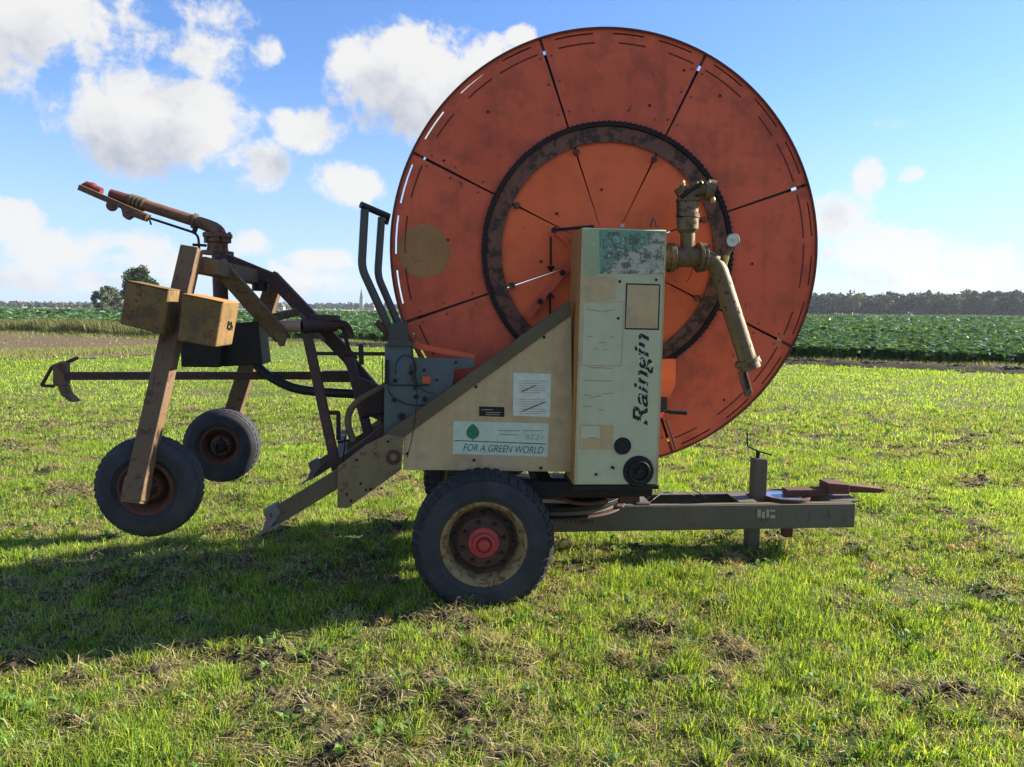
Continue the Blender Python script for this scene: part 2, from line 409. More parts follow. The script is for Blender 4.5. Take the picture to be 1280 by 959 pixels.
# ------------------------------------------------------------------ noise helper for scatter
class VN:
    def __init__(s, seed, n=256): s.g = np.random.RandomState(seed).rand(n, n); s.n = n
    def __call__(s, x, y, sc):
        x = np.asarray(x) / sc + 1000.37; y = np.asarray(y) / sc + 1000.71
        xi = np.floor(x).astype(int); yi = np.floor(y).astype(int); fx = x - xi; fy = y - yi
        fx = fx * fx * (3 - 2 * fx); fy = fy * fy * (3 - 2 * fy); n = s.n; G = s.g
        a = G[xi % n, yi % n]; b = G[(xi + 1) % n, yi % n]; c = G[xi % n, (yi + 1) % n]; d = G[(xi + 1) % n, (yi + 1) % n]
        return (a * (1 - fx) + b * fx) * (1 - fy) + (c * (1 - fx) + d * fx) * fy
vn = [VN(k) for k in range(8)]
def clod(x, y):
    """0..1, high where the turf is broken up into clods and cut thatch"""
    return vn[0](x, y, .55) * .33 + vn[1](x, y, .21) * .37 + vn[2](x, y, .10) * .30
def gh(x, y):
    x = np.asarray(x, float); y = np.asarray(y, float)
    near = np.clip(1 - np.hypot(x, y - 4) / 25, 0, 1)
    c = clod(x, y)
    h = (vn[3](x, y, 2.3) - .5) * .05 + (vn[4](x, y, .5) - .5) * .045 + np.clip(c - .56, 0, 1) * .34 * (vn[2](x, y, .07))
    return h * near

# ------------------------------------------------------------------ ground
def grid_axis(a, T, n, c=0):
    t = np.linspace(-T, T, n); return np.sinh(t) * a + c
xs = grid_axis(2.2, math.asinh(4000 / 2.2), 620); ys = grid_axis(2.2, math.asinh(4000 / 2.2), 620, 4.0)
X, Y = np.meshgrid(xs, ys, indexing='ij'); Z = gh(X, Y)
def mesh_from(name, co, faces_flat, loop_tot, m, colors=None, smooth=True):
    me = bpy.data.meshes.new(name); n = len(co); me.vertices.add(n); me.vertices.foreach_set('co', np.ascontiguousarray(co, dtype=np.float32).ravel())
    me.loops.add(len(faces_flat)); me.loops.foreach_set('vertex_index', np.ascontiguousarray(faces_flat, dtype=np.int32))
    ls = np.concatenate(([0], np.cumsum(loop_tot)[:-1])).astype(np.int32)
    me.polygons.add(len(loop_tot)); me.polygons.foreach_set('loop_start', ls)
    me.polygons.foreach_set('use_smooth', np.full(len(loop_tot), smooth))
    if colors is not None:
        at = me.color_attributes.new('tint', 'FLOAT_COLOR', 'POINT')
        cc = np.ones((n, 4), np.float32); cc[:, :3] = colors; at.data.foreach_set('color', cc.ravel())
    me.update(calc_edges=True); me.materials.append(m)
    ob = bpy.data.objects.new(name, me); ALL.objects.link(ob); return ob
nx, ny = X.shape
idx = np.arange(nx * ny).reshape(nx, ny)
q = np.stack([idx[:-1, :-1], idx[1:, :-1], idx[1:, 1:], idx[:-1, 1:]], -1).reshape(-1, 4)

def ground_mat():
    m, t, p = mat_base('meadow_soil_and_thatch')
    tc = t.n('ShaderNodeTexCoord'); v = tc.outputs['Object']
    a = t.noise(v, 3.0, 8, .6); b = t.noise(v, 22, 8, .65); d = t.noise(v, 90, 5, .6); e = t.noise(v, .35, 5, .6)
    c = t.mix(t.mr(a, .42, .6), (.07, .085, .022), (.12, .10, .045))
    c = t.mix(t.mr(b, .5, .62), c, (.035, .026, .016))
    c = t.mix(t.m('MULTIPLY', t.mr(d, .5, .7), .6), c, (.20, .16, .08))
    s = t.n('ShaderNodeSeparateXYZ'); t.l(v, s.inputs[0])
    far = t.mr(s.outputs[1], 9, 26)
    farc = t.mix(t.mr(e, .35, .65), (.145, .20, .030), (.115, .17, .028))
    farc = t.mix(t.m('MULTIPLY', t.mr(b, .4, .7), .5), farc, (.09, .12, .02))
    c = t.mix(far, c, farc)
    t.l(c, p.inputs['Base Color']); p.inputs['Roughness'].default_value = .95; p.inputs['Specular IOR Level'].default_value = .15
    bp = t.n('ShaderNodeBump'); bp.inputs['Strength'].default_value = .8; bp.inputs['Distance'].default_value = .02
    t.l(t.m('ADD', b, d), bp.inputs['Height']); t.l(bp.outputs[0], p.inputs['Normal'])
    return m
gr = mesh_from('ground', np.stack([X, Y, Z], -1).reshape(-1, 3), q.ravel(), np.full(len(q), 4), ground_mat())
tag(gr, 'flat meadow ground under the grass', kind='structure')

# line where the meadow ends: Y = EDGE(X)
def EDGE(x): return 30 - .6 * x
def sheet(name, pts, m, z):
    me = bpy.data.meshes.new(name); me.from_pydata([(x, y, z) for x, y in pts], [], [tuple(range(len(pts)))]); me.materials.append(m)
    ob = bpy.data.objects.new(name, me); ALL.objects.link(ob); tag(ob, kind='structure'); return ob
def soilmat(name, c1, c2, c3, sc=1.0):
    m, t, p = mat_base(name)
    tc = t.n('ShaderNodeTexCoord'); v = tc.outputs['Object']
    a = t.noise(v, .5 * sc, 6, .6); b = t.noise(v, 4 * sc, 8, .7)
    c = t.mix(t.mr(a, .38, .62), c1, c2); c = t.mix(t.mr(b, .48, .66), c, c3)
    t.l(c, p.inputs['Base Color']); p.inputs['Roughness'].default_value = .95; p.inputs['Specular IOR Level'].default_value = .1
    return m
crop_soil = soilmat('dark_crop_soil', (.02, .035, .015), (.03, .045, .018), (.035, .03, .02))
f1 = sheet('crop_field', [(34, EDGE(34) + 1), (-220, EDGE(-220) + 1), (-330, 330), (330, 330), (330, 15)], crop_soil, .03)
tag(f1, 'crop field soil beyond the ditch')
def wp(px, py, z=0.0):
    d = ray(px, py); t = (z - CAMH) / d.z; q = CAM + d * t; return q
bare = [wp(-250, 452), wp(0, 450), wp(120, 449), wp(230, 441), wp(330, 433), wp(250, 420), wp(120, 417.5), wp(0, 416.5), wp(-250, 416)]
b1 = sheet('bare_strip', [(p.x, p.y) for p in bare], soilmat('brown_bare_soil', (.15, .088, .062), (.12, .08, .05), (.11, .11, .045), 1.0), .02)
tag(b1, 'strip of bare brown soil')
pale = soilmat('pale_stubble', (.36, .34, .20), (.27, .29, .13), (.30, .30, .16), .05)
p1 = sheet('far_field', [(-1800, 331), (-1800, 1500), (1800, 1500), (1800, 331)], pale, .06)
tag(p1, 'pale stubble field at the horizon')

# ------------------------------------------------------------------ blades
def blades(pos, hgt, wid, lean, az_, col, seg2=True):
    n = len(pos)
    dx = np.cos(az_); dy = np.sin(az_); fa = np.random.rand(n) * 6.283; wx = np.cos(fa) * wid / 2; wy = np.sin(fa) * wid / 2
    mid = pos + np.stack([dx * lean * hgt * .35, dy * lean * hgt * .35, hgt * .58], -1)
    tip = pos + np.stack([dx * lean * hgt, dy * lean * hgt, hgt * np.maximum(.15, 1 - .35 * lean)], -1)
    wv = np.stack([wx, wy, np.zeros(n)], -1)
    co = np.stack([pos - wv, pos + wv, mid + wv * .8, mid - wv * .8, tip], 1).reshape(-1, 3)
    base = (np.arange(n) * 5)[:, None]
    f = np.concatenate([base + np.array([[0, 1, 2, 3]]), base + np.array([[3, 2, 4]])], 1).ravel()
    lt = np.tile([4, 3], n)
    cc = np.repeat(col[:, None, :], 5, 1)
    return co, f, lt, cc.reshape(-1, 3)
def merge(parts):
    co = []; fs = []; lt = []; cc = []; o = 0
    for a, b, c, d in parts: co.append(a); fs.append(b + o); lt.append(c); cc.append(d); o += len(a)
    return np.concatenate(co), np.concatenate(fs), np.concatenate(lt), np.concatenate(cc)

def sample(n, y0, y1, pw, side=.82):
    """points in the widening strip in front of the camera, density falling with distance"""
    r = np.random.rand(n); e = 2 - pw
    y = (y0 ** e + r * (y1 ** e - y0 ** e)) ** (1 / e)
    x = (np.random.rand(n) * 2 - 1) * (side * y + .8)
    return x, y
GREEN = np.array([[.31, .43, .045], [.21, .35, .036], [.44, .50, .080], [.08, .17, .035]])
DRY = np.array([[.56, .46, .22], [.40, .32, .15], [.64, .55, .32], [.20, .15, .07]])
def grass(n, y0, y1, pw, h0, w0):
    x, y = sample(n, y0, y1, pw)
    c = clod(x, y); patch = vn[5](x, y, 1.6)
    keep = (np.random.rand(n) > np.clip((c - .55) * 4.4, 0, .88)) & (y < EDGE(x) - .5)
    inb = (y > 25) & (x < -6)
    keep &= ~(inb & (y > 24.5) & (np.random.rand(n) < .88))
    x, y, c, patch = x[keep], y[keep], c[keep], patch[keep]; n = len(x)
    sc = np.maximum(1, (y / 5.0)) ** .8
    tuft = np.clip(vn[6](x, y, .16) * .55 + vn[3](x, y, .42) * .6 - .18, 0, 1)
    h = h0 * (.40 + .8 * np.random.rand(n)) * (.35 + 1.5 * tuft) * np.minimum(1.35, sc ** .18)
    wd = w0 * (.6 + .8 * np.random.rand(n)) * sc
    k = np.random.randint(0, 4, n); col = GREEN[k] * (.8 + .4 * np.random.rand(n))[:, None]
    col = col * (.85 + .35 * patch)[:, None]
    dryp = np.clip((c - .43) * 4.0, .10, .85) * (.35 + .9 * vn[7](x, y, .7))
    d = np.random.rand(n) < dryp
    dc = DRY[np.random.randint(0, 4, n)] * (.75 + .5 * np.random.rand(n))[:, None]
    col[d] = dc[d]
    lean = np.random.rand(n) ** 1.5 * 1.1 + .1; lean[d] = .7 + np.random.rand(d.sum()) * 2.2; h[d] *= .5
    a = np.random.rand(n) * 6.283
    thin = (tuft > .22) | (np.random.rand(n) < .55 + tuft)
    return blades(np.stack([x, y, gh(x, y) - .004], -1)[thin], h[thin], wd[thin], lean[thin], a[thin], col[thin])
gp = [grass(480000, 1.9, 9, 1.0, .058, .0038), grass(240000, 8.5, 22, 1.3, .060, .0046), grass(150000, 21, 46, 1.5, .070, .007)]
# cut thatch: flat dry straws lying over the turf
n = 120000; x, y = sample(n, 1.9, 14, 1.2); c = clod(x, y); kp = np.random.rand(n) < np.clip((c - .44) * 5, .06, 1); x, y = x[kp], y[kp]; n = len(x)
dcol = DRY[np.random.randint(0, 4, n)] * (.6 + .6 * np.random.rand(n))[:, None]
gp.append(blades(np.stack([x, y, gh(x, y) + .008 + .03 * np.random.rand(n)], -1), .022 + .03 * np.random.rand(n), np.full(n, .0032), 1.5 + 3 * np.random.rand(n), np.random.rand(n) * 6.283, dcol))
# tussocks: radial clumps, some fresh, some of dead thatch pushed up in a lump
nt_ = 2600; tx, ty = sample(nt_, 2.0, 13, 1.0); nb_ = 70
dead = np.random.rand(nt_) < .55; tr_ = .025 + .05 * np.random.rand(nt_)
X_ = np.repeat(tx, nb_) + np.random.randn(nt_ * nb_) * np.repeat(tr_, nb_) * .55; Y_ = np.repeat(ty, nb_) + np.random.randn(nt_ * nb_) * np.repeat(tr_, nb_) * .55
dd = np.repeat(dead, nb_); ang = np.arctan2(Y_ - np.repeat(ty, nb_), X_ - np.repeat(tx, nb_)) + np.random.randn(nt_ * nb_) * .5
k_ = np.random.randint(0, 4, nt_ * nb_); tc_ = np.where(dd[:, None], DRY[k_] * .75, GREEN[k_] * .85) * (.55 + .8 * np.random.rand(nt_ * nb_))[:, None]
lump = np.exp(-((X_ - np.repeat(tx, nb_)) ** 2 + (Y_ - np.repeat(ty, nb_)) ** 2) / np.repeat(tr_, nb_) ** 2) * np.where(dd, .030, .008)
th_ = np.where(dd, .032, .070) * (.5 + .9 * np.random.rand(nt_ * nb_))
kk_ = Y_ < EDGE(X_) - 1
gp.append(blades(np.stack([X_, Y_, gh(X_, Y_) + lump * np.random.rand(nt_ * nb_)], -1)[kk_], th_[kk_], np.full(kk_.sum(), .0042), (np.where(dd, 1.0, .35) + .5 * np.random.rand(nt_ * nb_))[kk_], ang[kk_], tc_[kk_]))
gm = foliage('meadow_grass', trans=.48, rough=.5, gloss=.35)
go_ = mesh_from('grass', *merge(gp)[:3], gm, merge(gp)[3], smooth=False)
tag(go_, 'short patchy sunlit meadow grass with dry cut thatch', 'grass', kind='stuff')

# clods of torn earth
def blobmesh(cent, rad, colr, flat=.6, sub=1, seed=1):
    rs = np.random.RandomState(seed); bm = bmesh.new(); bmesh.ops.create_icosphere(bm, subdivisions=sub, radius=1)
    v = np.array([q.co[:] for q in bm.verts]); f = np.array([[q.index for q in p.verts] for p in bm.faces]); bm.free()
    n = len(cent); m_ = len(v)
    s = rad[:, None, None] * (1 + .55 * (rs.rand(n, m_, 1) - .5)) * np.array([1, 1, flat]) 
    co = (cent[:, None, :] + v[None] * s).reshape(-1, 3)
    fs = (f[None] + (np.arange(n) * m_)[:, None, None]).reshape(-1)
    cc = np.repeat(colr[:, None, :], m_, 1).reshape(-1, 3)
    return co, fs, np.full(n * len(f), 3), cc
n = 60000; x, y = sample(n, 1.9, 13, 1.2); c = clod(x, y); kp = c > .635; x, y = x[kp], y[kp]
x += np.random.randn(len(x)) * .01; n = len(x)
n2_ = 260; bx_, by_ = sample(n2_, 2.2, 11, 1.0); m2 = 26
lx = np.repeat(bx_, m2) + np.random.randn(n2_ * m2) * .035; ly = np.repeat(by_, m2) + np.random.randn(n2_ * m2) * .03
tb = -40 + 62 * np.random.rand(14000); ob_ = np.random.randn(14000) * .38
x = np.concatenate([x, lx, tb + .514 * ob_]); y = np.concatenate([y, ly, EDGE(tb) + .857 * ob_]); nbank = 14000; n = len(x)
cc = np.array([[.040, .029, .018]]) * (.5 + 1.2 * np.random.rand(n, 1)) * np.array([[1, 1, 1]])
sm, t_, p_ = mat_base('torn_earth'); a_ = t_.n('ShaderNodeAttribute'); a_.attribute_name = 'tint'; t_.l(a_.outputs['Color'], p_.inputs['Base Color']); p_.inputs['Roughness'].default_value = .95
ce = mesh_from('soil_clods', *(lambda r: r)(blobmesh(np.stack([x, y, gh(x, y) + .004 + np.concatenate([np.zeros(n - nbank), .14 * np.exp(-(ob_ / .4) ** 2)])], -1), (.006 + .019 * np.random.rand(n) ** 2) * np.concatenate([np.ones(n - nbank), np.full(nbank, 3.2)]), cc))[:3], sm, cc.repeat(12, 0), smooth=False)
tag(ce, 'dark clods of torn earth between the grass', 'soil', kind='stuff')

# ------------------------------------------------------------------ ditch bank and tall weeds
t_ = np.linspace(-75, 26, 900); prof = np.array([[-.9, 0], [-.5, .10], [-.15, .16], [.25, .13], [.6, .02]])
co = []
for i, x in enumerate(t_):
    nrm = np.array([.514, .857])
    for k, (o_, h_) in enumerate(prof):
        hh = h_ * (.5 + 1.0 * vn[1](x, k, .5)) + .05 * (vn[2](x * 2, k * 3, .3) - .5) if 0 < k < 4 else -.05
        oo = o_ + .25 * (vn[3](x, k + 5, .6) - .5)
        co.append((x + nrm[0] * oo, EDGE(x) + nrm[1] * oo, hh))
co = np.array(co); m_ = len(prof); idx = np.arange(len(co)).reshape(-1, m_)
q = np.stack([idx[:-1, :-1], idx[1:, :-1], idx[1:, 1:], idx[:-1, 1:]], -1).reshape(-1, 4)
db = mesh_from('ditch_bank', co, q.ravel(), np.full(len(q), 4), soilmat('dark_bank_earth', (.032, .022, .016), (.055, .036, .025), (.09, .08, .035), 2.5))
tag(db, 'dark earth spoil bank along the field edge', kind='structure')

def weeds(n, off0, off1, x0, x1, h0, wdt, cols):
    x = x0 + (x1 - x0) * np.random.rand(n); o_ = off0 + (off1 - off0) * np.random.rand(n)
    px = x + .514 * o_; py = EDGE(x) + .857 * o_
    h = h0 * (.35 + .5 * np.random.rand(n) + .7 * vn[0](px, py, 1.7) ** 2)
    col = cols[np.random.randint(0, len(cols), n)] * (.7 + .6 * np.random.rand(n))[:, None]
    return blades(np.stack([px, py, np.zeros(n)], -1), h, np.full(n, wdt) * (.6 + .8 * np.random.rand(n)), .1 + .6 * np.random.rand(n), np.random.rand(n) * 6.28, col)
wc = np.array([[.17, .22, .05], [.24, .23, .08], [.11, .17, .04], [.30, .26, .12]])
wd_ = np.array([[.10, .13, .035], [.16, .17, .06], [.07, .10, .03], [.25, .21, .09]])
wp_ = [weeds(26000, .5, 2.6, -70, 26, .22, .016, wc), weeds(30000, -.6, 2.4, -75, -17, .95, .030, wd_), weeds(9000, -1.6, -.2, -75, -17, .35, .028, wd_ * .55), weeds(8000, -2.6, -.4, -60, -8, .26, .02, wc)]
# pale tall grass along the near edge of the bare strip on the left
n = 16000; a = wp(-60, 447); b = wp(470, 428); tt = np.random.rand(n)
px = a.x + (b.x - a.x) * tt + np.random.randn(n) * .3; py = a.y + (b.y - a.y) * tt + np.random.randn(n) * 1.4
wp_.append(blades(np.stack([px, py, np.zeros(n)], -1), .12 + .3 * np.random.rand(n) * vn[0](px, py, 2), np.full(n, .014), .2 + .6 * np.random.rand(n), np.random.rand(n) * 6.28, wc[np.random.randint(0, 4, n)] * 1.1))
mw = merge(wp_)
wo = mesh_from('weeds', *mw[:3], foliage('bank_weeds', trans=.35), mw[3], smooth=False)
tag(wo, 'tall weeds and dry grass along the ditch bank', 'weeds', kind='stuff')

# ------------------------------------------------------------------ leafy crop
def leaves(cx_, cy_, nl, ln, wd, hz, colset):
    n = len(cx_); k = n * nl
    bx = np.repeat(cx_, nl); by = np.repeat(cy_, nl); s = np.repeat(.75 + .5 * np.random.rand(n), nl)
    a = np.random.rand(k) * 6.283; L_ = ln * s * (.7 + .6 * np.random.rand(k)); e = .35 + 1.0 * np.random.rand(k)
    dx = np.cos(a); dy = np.sin(a)
    p0 = np.stack([bx, by, np.full(k, .05)], -1)
    p1 = p0 + np.stack([dx * L_ * .45 * np.cos(e), dy * L_ * .45 * np.cos(e), L_ * .75 * np.sin(e) + hz], -1)
    p2 = p0 + np.stack([dx * L_ * 1.0 * np.cos(e * .8), dy * L_ * 1.0 * np.cos(e * .8), L_ * .85 * np.sin(e) + hz], -1)
    sd = np.stack([-dy, dx, np.random.randn(k) * .35], -1) * (wd * s)[:, None] * .5
    co = np.stack([p0 - sd * .3, p0 + sd * .3, p1 + sd, p1 - sd, p2], 1).reshape(-1, 3)
    base = (np.arange(k) * 5)[:, None]
    f = np.concatenate([base + np.array([[0, 1, 2, 3]]), base + np.array([[3, 2, 4]])], 1).ravel()
    col = colset[np.random.randint(0, len(colset), k)] * (.65 + .7 * np.random.rand(k))[:, None]
    return co, f, np.tile([4, 3], k), np.repeat(col, 5, 0)
CROP = np.array([[.060, .135, .038], [.045, .105, .032], [.085, .17, .050], [.12, .19, .075]])
def plants(d0, d1, n, side=.85):
    y = d0 + (d1 - d0) * np.random.rand(n) ** .8; x = (np.random.rand(n) * 2 - 1) * side * y
    # rows run along the field edge direction
    ax = x * .857 - y * .514; ay = x * .514 + y * .857
    ay = np.round(ay / .75) * .75 + np.random.randn(n) * .06
    x = ax * .857 + ay * .514; y = -ax * .514 + ay * .857
    k = (y > EDGE(x) + 3.0) & (y < 325); return x[k], y[k]
cr = []
x, y = plants(15, 48, 15000); cr.append(leaves(x, y, 18, .36, .125, .11, CROP))
x, y = plants(46, 110, 22000); cr.append(leaves(x, y, 7, .50, .30, .10, CROP))
x, y = plants(105, 325, 26000); cr.append(leaves(x, y, 4, .9, .75, .04, CROP))
mc = merge(cr)
cro = mesh_from('crop_plants', *mc[:3], foliage('crop_leaf', trans=.3, rough=.5, gloss=.3), mc[3], smooth=False)
tag(cro, 'dense rows of leafy green crop filling the field', 'crop', kind='stuff')

# broad-leaved weeds among the grass
x, y = sample(1300, 2.0, 13, 1.1); r_ = leaves(x, y, 7, .055, .020, 0.0, np.array([[.12, .22, .04], [.09, .18, .04], [.16, .25, .06]]))
r_[0][:, 2] += np.repeat(gh(x, y), 35) - .045
wr_ = mesh_from('broad_leaf_weeds', *r_[:3], foliage('weed_leaf', trans=.35), r_[3], smooth=False)
tag(wr_, 'small broad-leaved weeds scattered through the grass', 'weeds', kind='stuff')

# ------------------------------------------------------------------ trees far off
def crown_pts(c, rx, ry, rz, nclump, nl, ls, col, seed, lumpy=.35):
    rs = np.random.RandomState(seed)
    d = rs.randn(nclump, 3); d /= np.linalg.norm(d, axis=1)[:, None]; rr = rs.rand(nclump, 1) ** .45
    cc = np.array(c) + d * rr * np.array([rx, ry, rz]); cr_ = lumpy * min(rx, rz) * (.5 + .7 * rs.rand(nclump))
    k = nclump * nl; e = rs.randn(k, 3); e /= np.linalg.norm(e, axis=1)[:, None]
    p = np.repeat(cc, nl, 0) + e * np.repeat(cr_, nl)[:, None] * (rs.rand(k, 1) ** .35)
    a = rs.randn(k, 3); a /= np.linalg.norm(a, axis=1)[:, None]; b = np.cross(a, rs.randn(k, 3)); b /= np.linalg.norm(b, axis=1)[:, None]
    s = ls * (.6 + .8 * rs.rand(k, 1))
    co = np.stack([p - a * s, p + b * s * .6, p + a * s, p - b * s * .6], 1).reshape(-1, 3)
    tone = np.repeat(.75 + .5 * rs.rand(nclump), nl)[:, None] * (.8 + .4 * rs.rand(k, 1))
    colr = np.repeat(np.array([col]) * tone, 4, 0)
    return co, np.arange(k * 4), np.full(k, 4), colr
fol = foliage('tree_leaves', trans=.25, rough=.6, gloss=.2)
bark = plain('bark', (.07, .055, .04), .9, 0, .3, 3)
def base_at(px, dist):
    d = ray(px, 390); k = dist / d.y; return Vector((d.x * k, dist, 0))
def tree(name, label, px, dist, h, rx, col, seed, trunk_h=.25, nc=70, nl=70, ls=.35, cat='tree'):
    b = base_at(px, dist); root = bpy.data.objects.new(name, None); ALL.objects.link(root); root.location = b; tag(root, label, cat)
    mb = MB(); mb.tube([(0, 0, -.2), (h * .01, 0, h * trunk_h), (0, h * .01, h * .75)], [h * .035, h * .006], 10)
    rs = random.Random(seed)
    for k in range(9):
        a = rs.uniform(0, 6.28); z0 = h * rs.uniform(trunk_h * .8, .55)
        mb.tube([(0, 0, z0), (math.cos(a) * rx * .4, math.sin(a) * rx * .4, z0 + h * .13), (math.cos(a) * rx * .75, math.sin(a) * rx * .75, z0 + h * .28)], [h * .012, h * .003], 6)
    t_ = mb.build('trunk', bark, root, 0)
    hz = h * (1 - trunk_h) / 2
    r = crown_pts((0, 0, h * trunk_h + hz), rx, rx, hz, nc, nl, ls, col, seed)
    c = mesh_from('crown', r[0], r[1], r[2], fol, r[3], smooth=False); c.parent = root
    return root
tree('tree', 'tall round dark green tree above the leftmost weight box', 176, 150, 9.3, 3.2, (.045, .075, .022), 5, .14, 170, 110, .26)
for k, dx in enumerate((-9, 0, 9)):
    tree('poplar_bush', ['pale grey green upright bush, leftmost of the three beside the round tree', 'pale grey green upright bush, middle of the three beside the round tree', 'pale grey green upright bush, nearest to the round tree'][k],
         137 + dx * 1.1, 170 + k * 2, 6.6 - .3 * abs(k - 1), 1.7, (.125, .14, .085), 20 + k, .1, 40, 60, .22, 'bush')['group'] = 'pale bushes in the crop field'
# woodland on the right, far hedges on the left
def woodland(name, label, segs, seed, col, ls):
    parts = []; rs = random.Random(seed); tr = MB(); k = 0
    for (px0, px1, d0, d1, h0, h1, step) in segs:
        px = px0
        while px < px1:
            f = (px - px0) / (px1 - px0); d = d0 + (d1 - d0) * f + rs.uniform(-6, 25); h = (h0 + (h1 - h0) * f) * rs.uniform(.8, 1.12)
            b = base_at(px, d); rx = h * rs.uniform(.28, .4)
            cc = [c * rs.uniform(.75, 1.25) for c in col]
            if rs.random() < .08: cc = [cc[0] * 1.5, cc[1] * 1.15, cc[2]]
            parts.append(crown_pts((b.x, b.y, h * .55), rx, rx, h * .45, 22, 26, ls * h / 10, cc, seed * 100 + k, .42))
            tr.tube([(b.x, b.y, 0), (b.x, b.y, h * .6)], [h * .03, h * .015], 5)
            px += step * rs.uniform(.6, 1.3) ; k += 1
    mm = merge(parts)
    o = mesh_from(name, *mm[:3], fol, mm[3], smooth=False)
    tag(o, label, 'wood', kind='stuff')
    t = tr.build('trunks', bark, o, 0)
    t.modifiers.clear(); t['kind'] = 'stuff'
    return o
woodland('woodland', 'long dark wood on the right horizon behind the crop', [(760, 1010, 430, 390, 10, 10.5, 3.5), (1005, 1420, 385, 330, 10.6, 12.6, 2.8), (1005, 1420, 395, 345, 9.6, 11.5, 4)], 4, (.060, .075, .036), .62)
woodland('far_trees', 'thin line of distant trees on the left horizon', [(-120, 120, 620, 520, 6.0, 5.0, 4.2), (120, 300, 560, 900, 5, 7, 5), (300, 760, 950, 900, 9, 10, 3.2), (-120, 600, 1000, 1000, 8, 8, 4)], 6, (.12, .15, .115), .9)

# far village: church and houses
roofm = plain('roof_tiles', (.11, .07, .06), .8); wallm = plain('pale_house_wall', (.26, .24, .22), .8); slate = plain('slate', (.06, .07, .09), .7)
def gable(name, label, cat, px, dist, wd, dp, hw, hr):
    b = base_at(px, dist); root = bpy.data.objects.new(name, None); ALL.objects.link(root); root.location = b; tag(root, label, cat)
    MB().box((-wd / 2, -dp / 2, 0), (wd / 2, dp / 2, hw)).build('wall', wallm, root, 0)
    MB().prism([(-wd / 2 - .3, hw), (wd / 2 + .3, hw), (wd / 2 - wd * .18, hw + hr), (-wd / 2 + wd * .18, hw + hr)], -dp / 2 - .3, dp / 2 + .3).build('roof', roofm, root, 0)
    for k in (-1, 1): MB().box((wd * .22 * k - .5, -dp / 2 - .05, hw * .3), (wd * .22 * k + .5, -dp / 2 + .02, hw * .75)).build('window', 'dark', root, 0)
    MB().box((-.4, -.4, hw), (.4, .4, hw + hr + .8)).build('chimney', wallm, root, 0)
    return root
gable('house', 'small far house just right of the sprinkler frame top', 'house', 349, 780, 11, 8, 3.2, 3.8)
gable('house', 'small far house below the church spire on the horizon', 'house', 462, 880, 13, 9, 3.2, 4.0)
gable('house', 'small red roofed farmhouse far left on the horizon', 'house', 22, 600, 10, 8, 3, 3)
b = base_at(452, 900); root = bpy.data.objects.new('church', None); ALL.objects.link(root); root.location = b; tag(root, 'distant church tower with tall pointed spire on the horizon', 'church')
MB().box((-2, -2, 0), (2, 2, 14)).build('tower', wallm, root, 0)
mb = MB(); bmesh.ops.create_cone(mb.b, segments=8, radius1=2.3, radius2=.05, depth=13, matrix=Matrix.Translation((0, 0, 20.5)), cap_ends=True); mb.build('spire', slate, root, 0)
MB().box((-2, 2, 0), (14, 10, 7)).build('nave', wallm, root, 0)

# ------------------------------------------------------------------ moist air
hb_ = bmesh.new(); bmesh.ops.create_cube(hb_, size=1); hme = bpy.data.meshes.new('haze'); hb_.to_mesh(hme); hb_.free()
haze = bpy.data.objects.new('haze', hme); ALL.objects.link(haze); haze.scale = (2600, 1500, 60); haze.location = (0, 640, 28.5)
hm_ = bpy.data.materials.new('haze'); hm_.use_nodes = True; ht_ = NT(hm_.node_tree); ho_ = ht_.n('ShaderNodeOutputMaterial'); hv_ = ht_.n('ShaderNodeVolumePrincipled')
hv_.inputs['Color'].default_value = (.78, .86, .95, 1); hv_.inputs['Density'].default_value = .00016; hv_.inputs['Anisotropy'].default_value = .2; ht_.l(hv_.outputs[0], ho_.inputs['Volume']); hme.materials.append(hm_)
tag(haze, 'thin pale haze over the fields', 'haze', kind='stuff')
#MACHINE
# ================================================================== hose reel machine
def pxlen(n, w): return n / F * (4.13 + w)
M['decal'] = decal()
mc_root = thing('hose_reel_machine', 'large orange-red hose reel irrigation machine with cream panels, standing on two big tyres', 'irrigation machine', (0.3, .92, 0))
mach = mc_root

def vring(c, z0, z1, r0_, r1_, seg=64):
    mb = MB(); rg = []
    for k in range(seg):
        a = 2 * math.pi * k / seg
        rg.append([mb.b.verts.new((c[0] + r * math.cos(a), c[1] + r * math.sin(a), z)) for r, z in ((r0_, z0), (r1_, z0), (r1_, z1), (r0_, z1))])
    for k in range(seg):
        A = rg[k]; B = rg[(k + 1) % seg]
        for j in range(4): mb.b.faces.new((A[j], A[(j + 1) % 4], B[(j + 1) % 4], B[j]))
    return mb

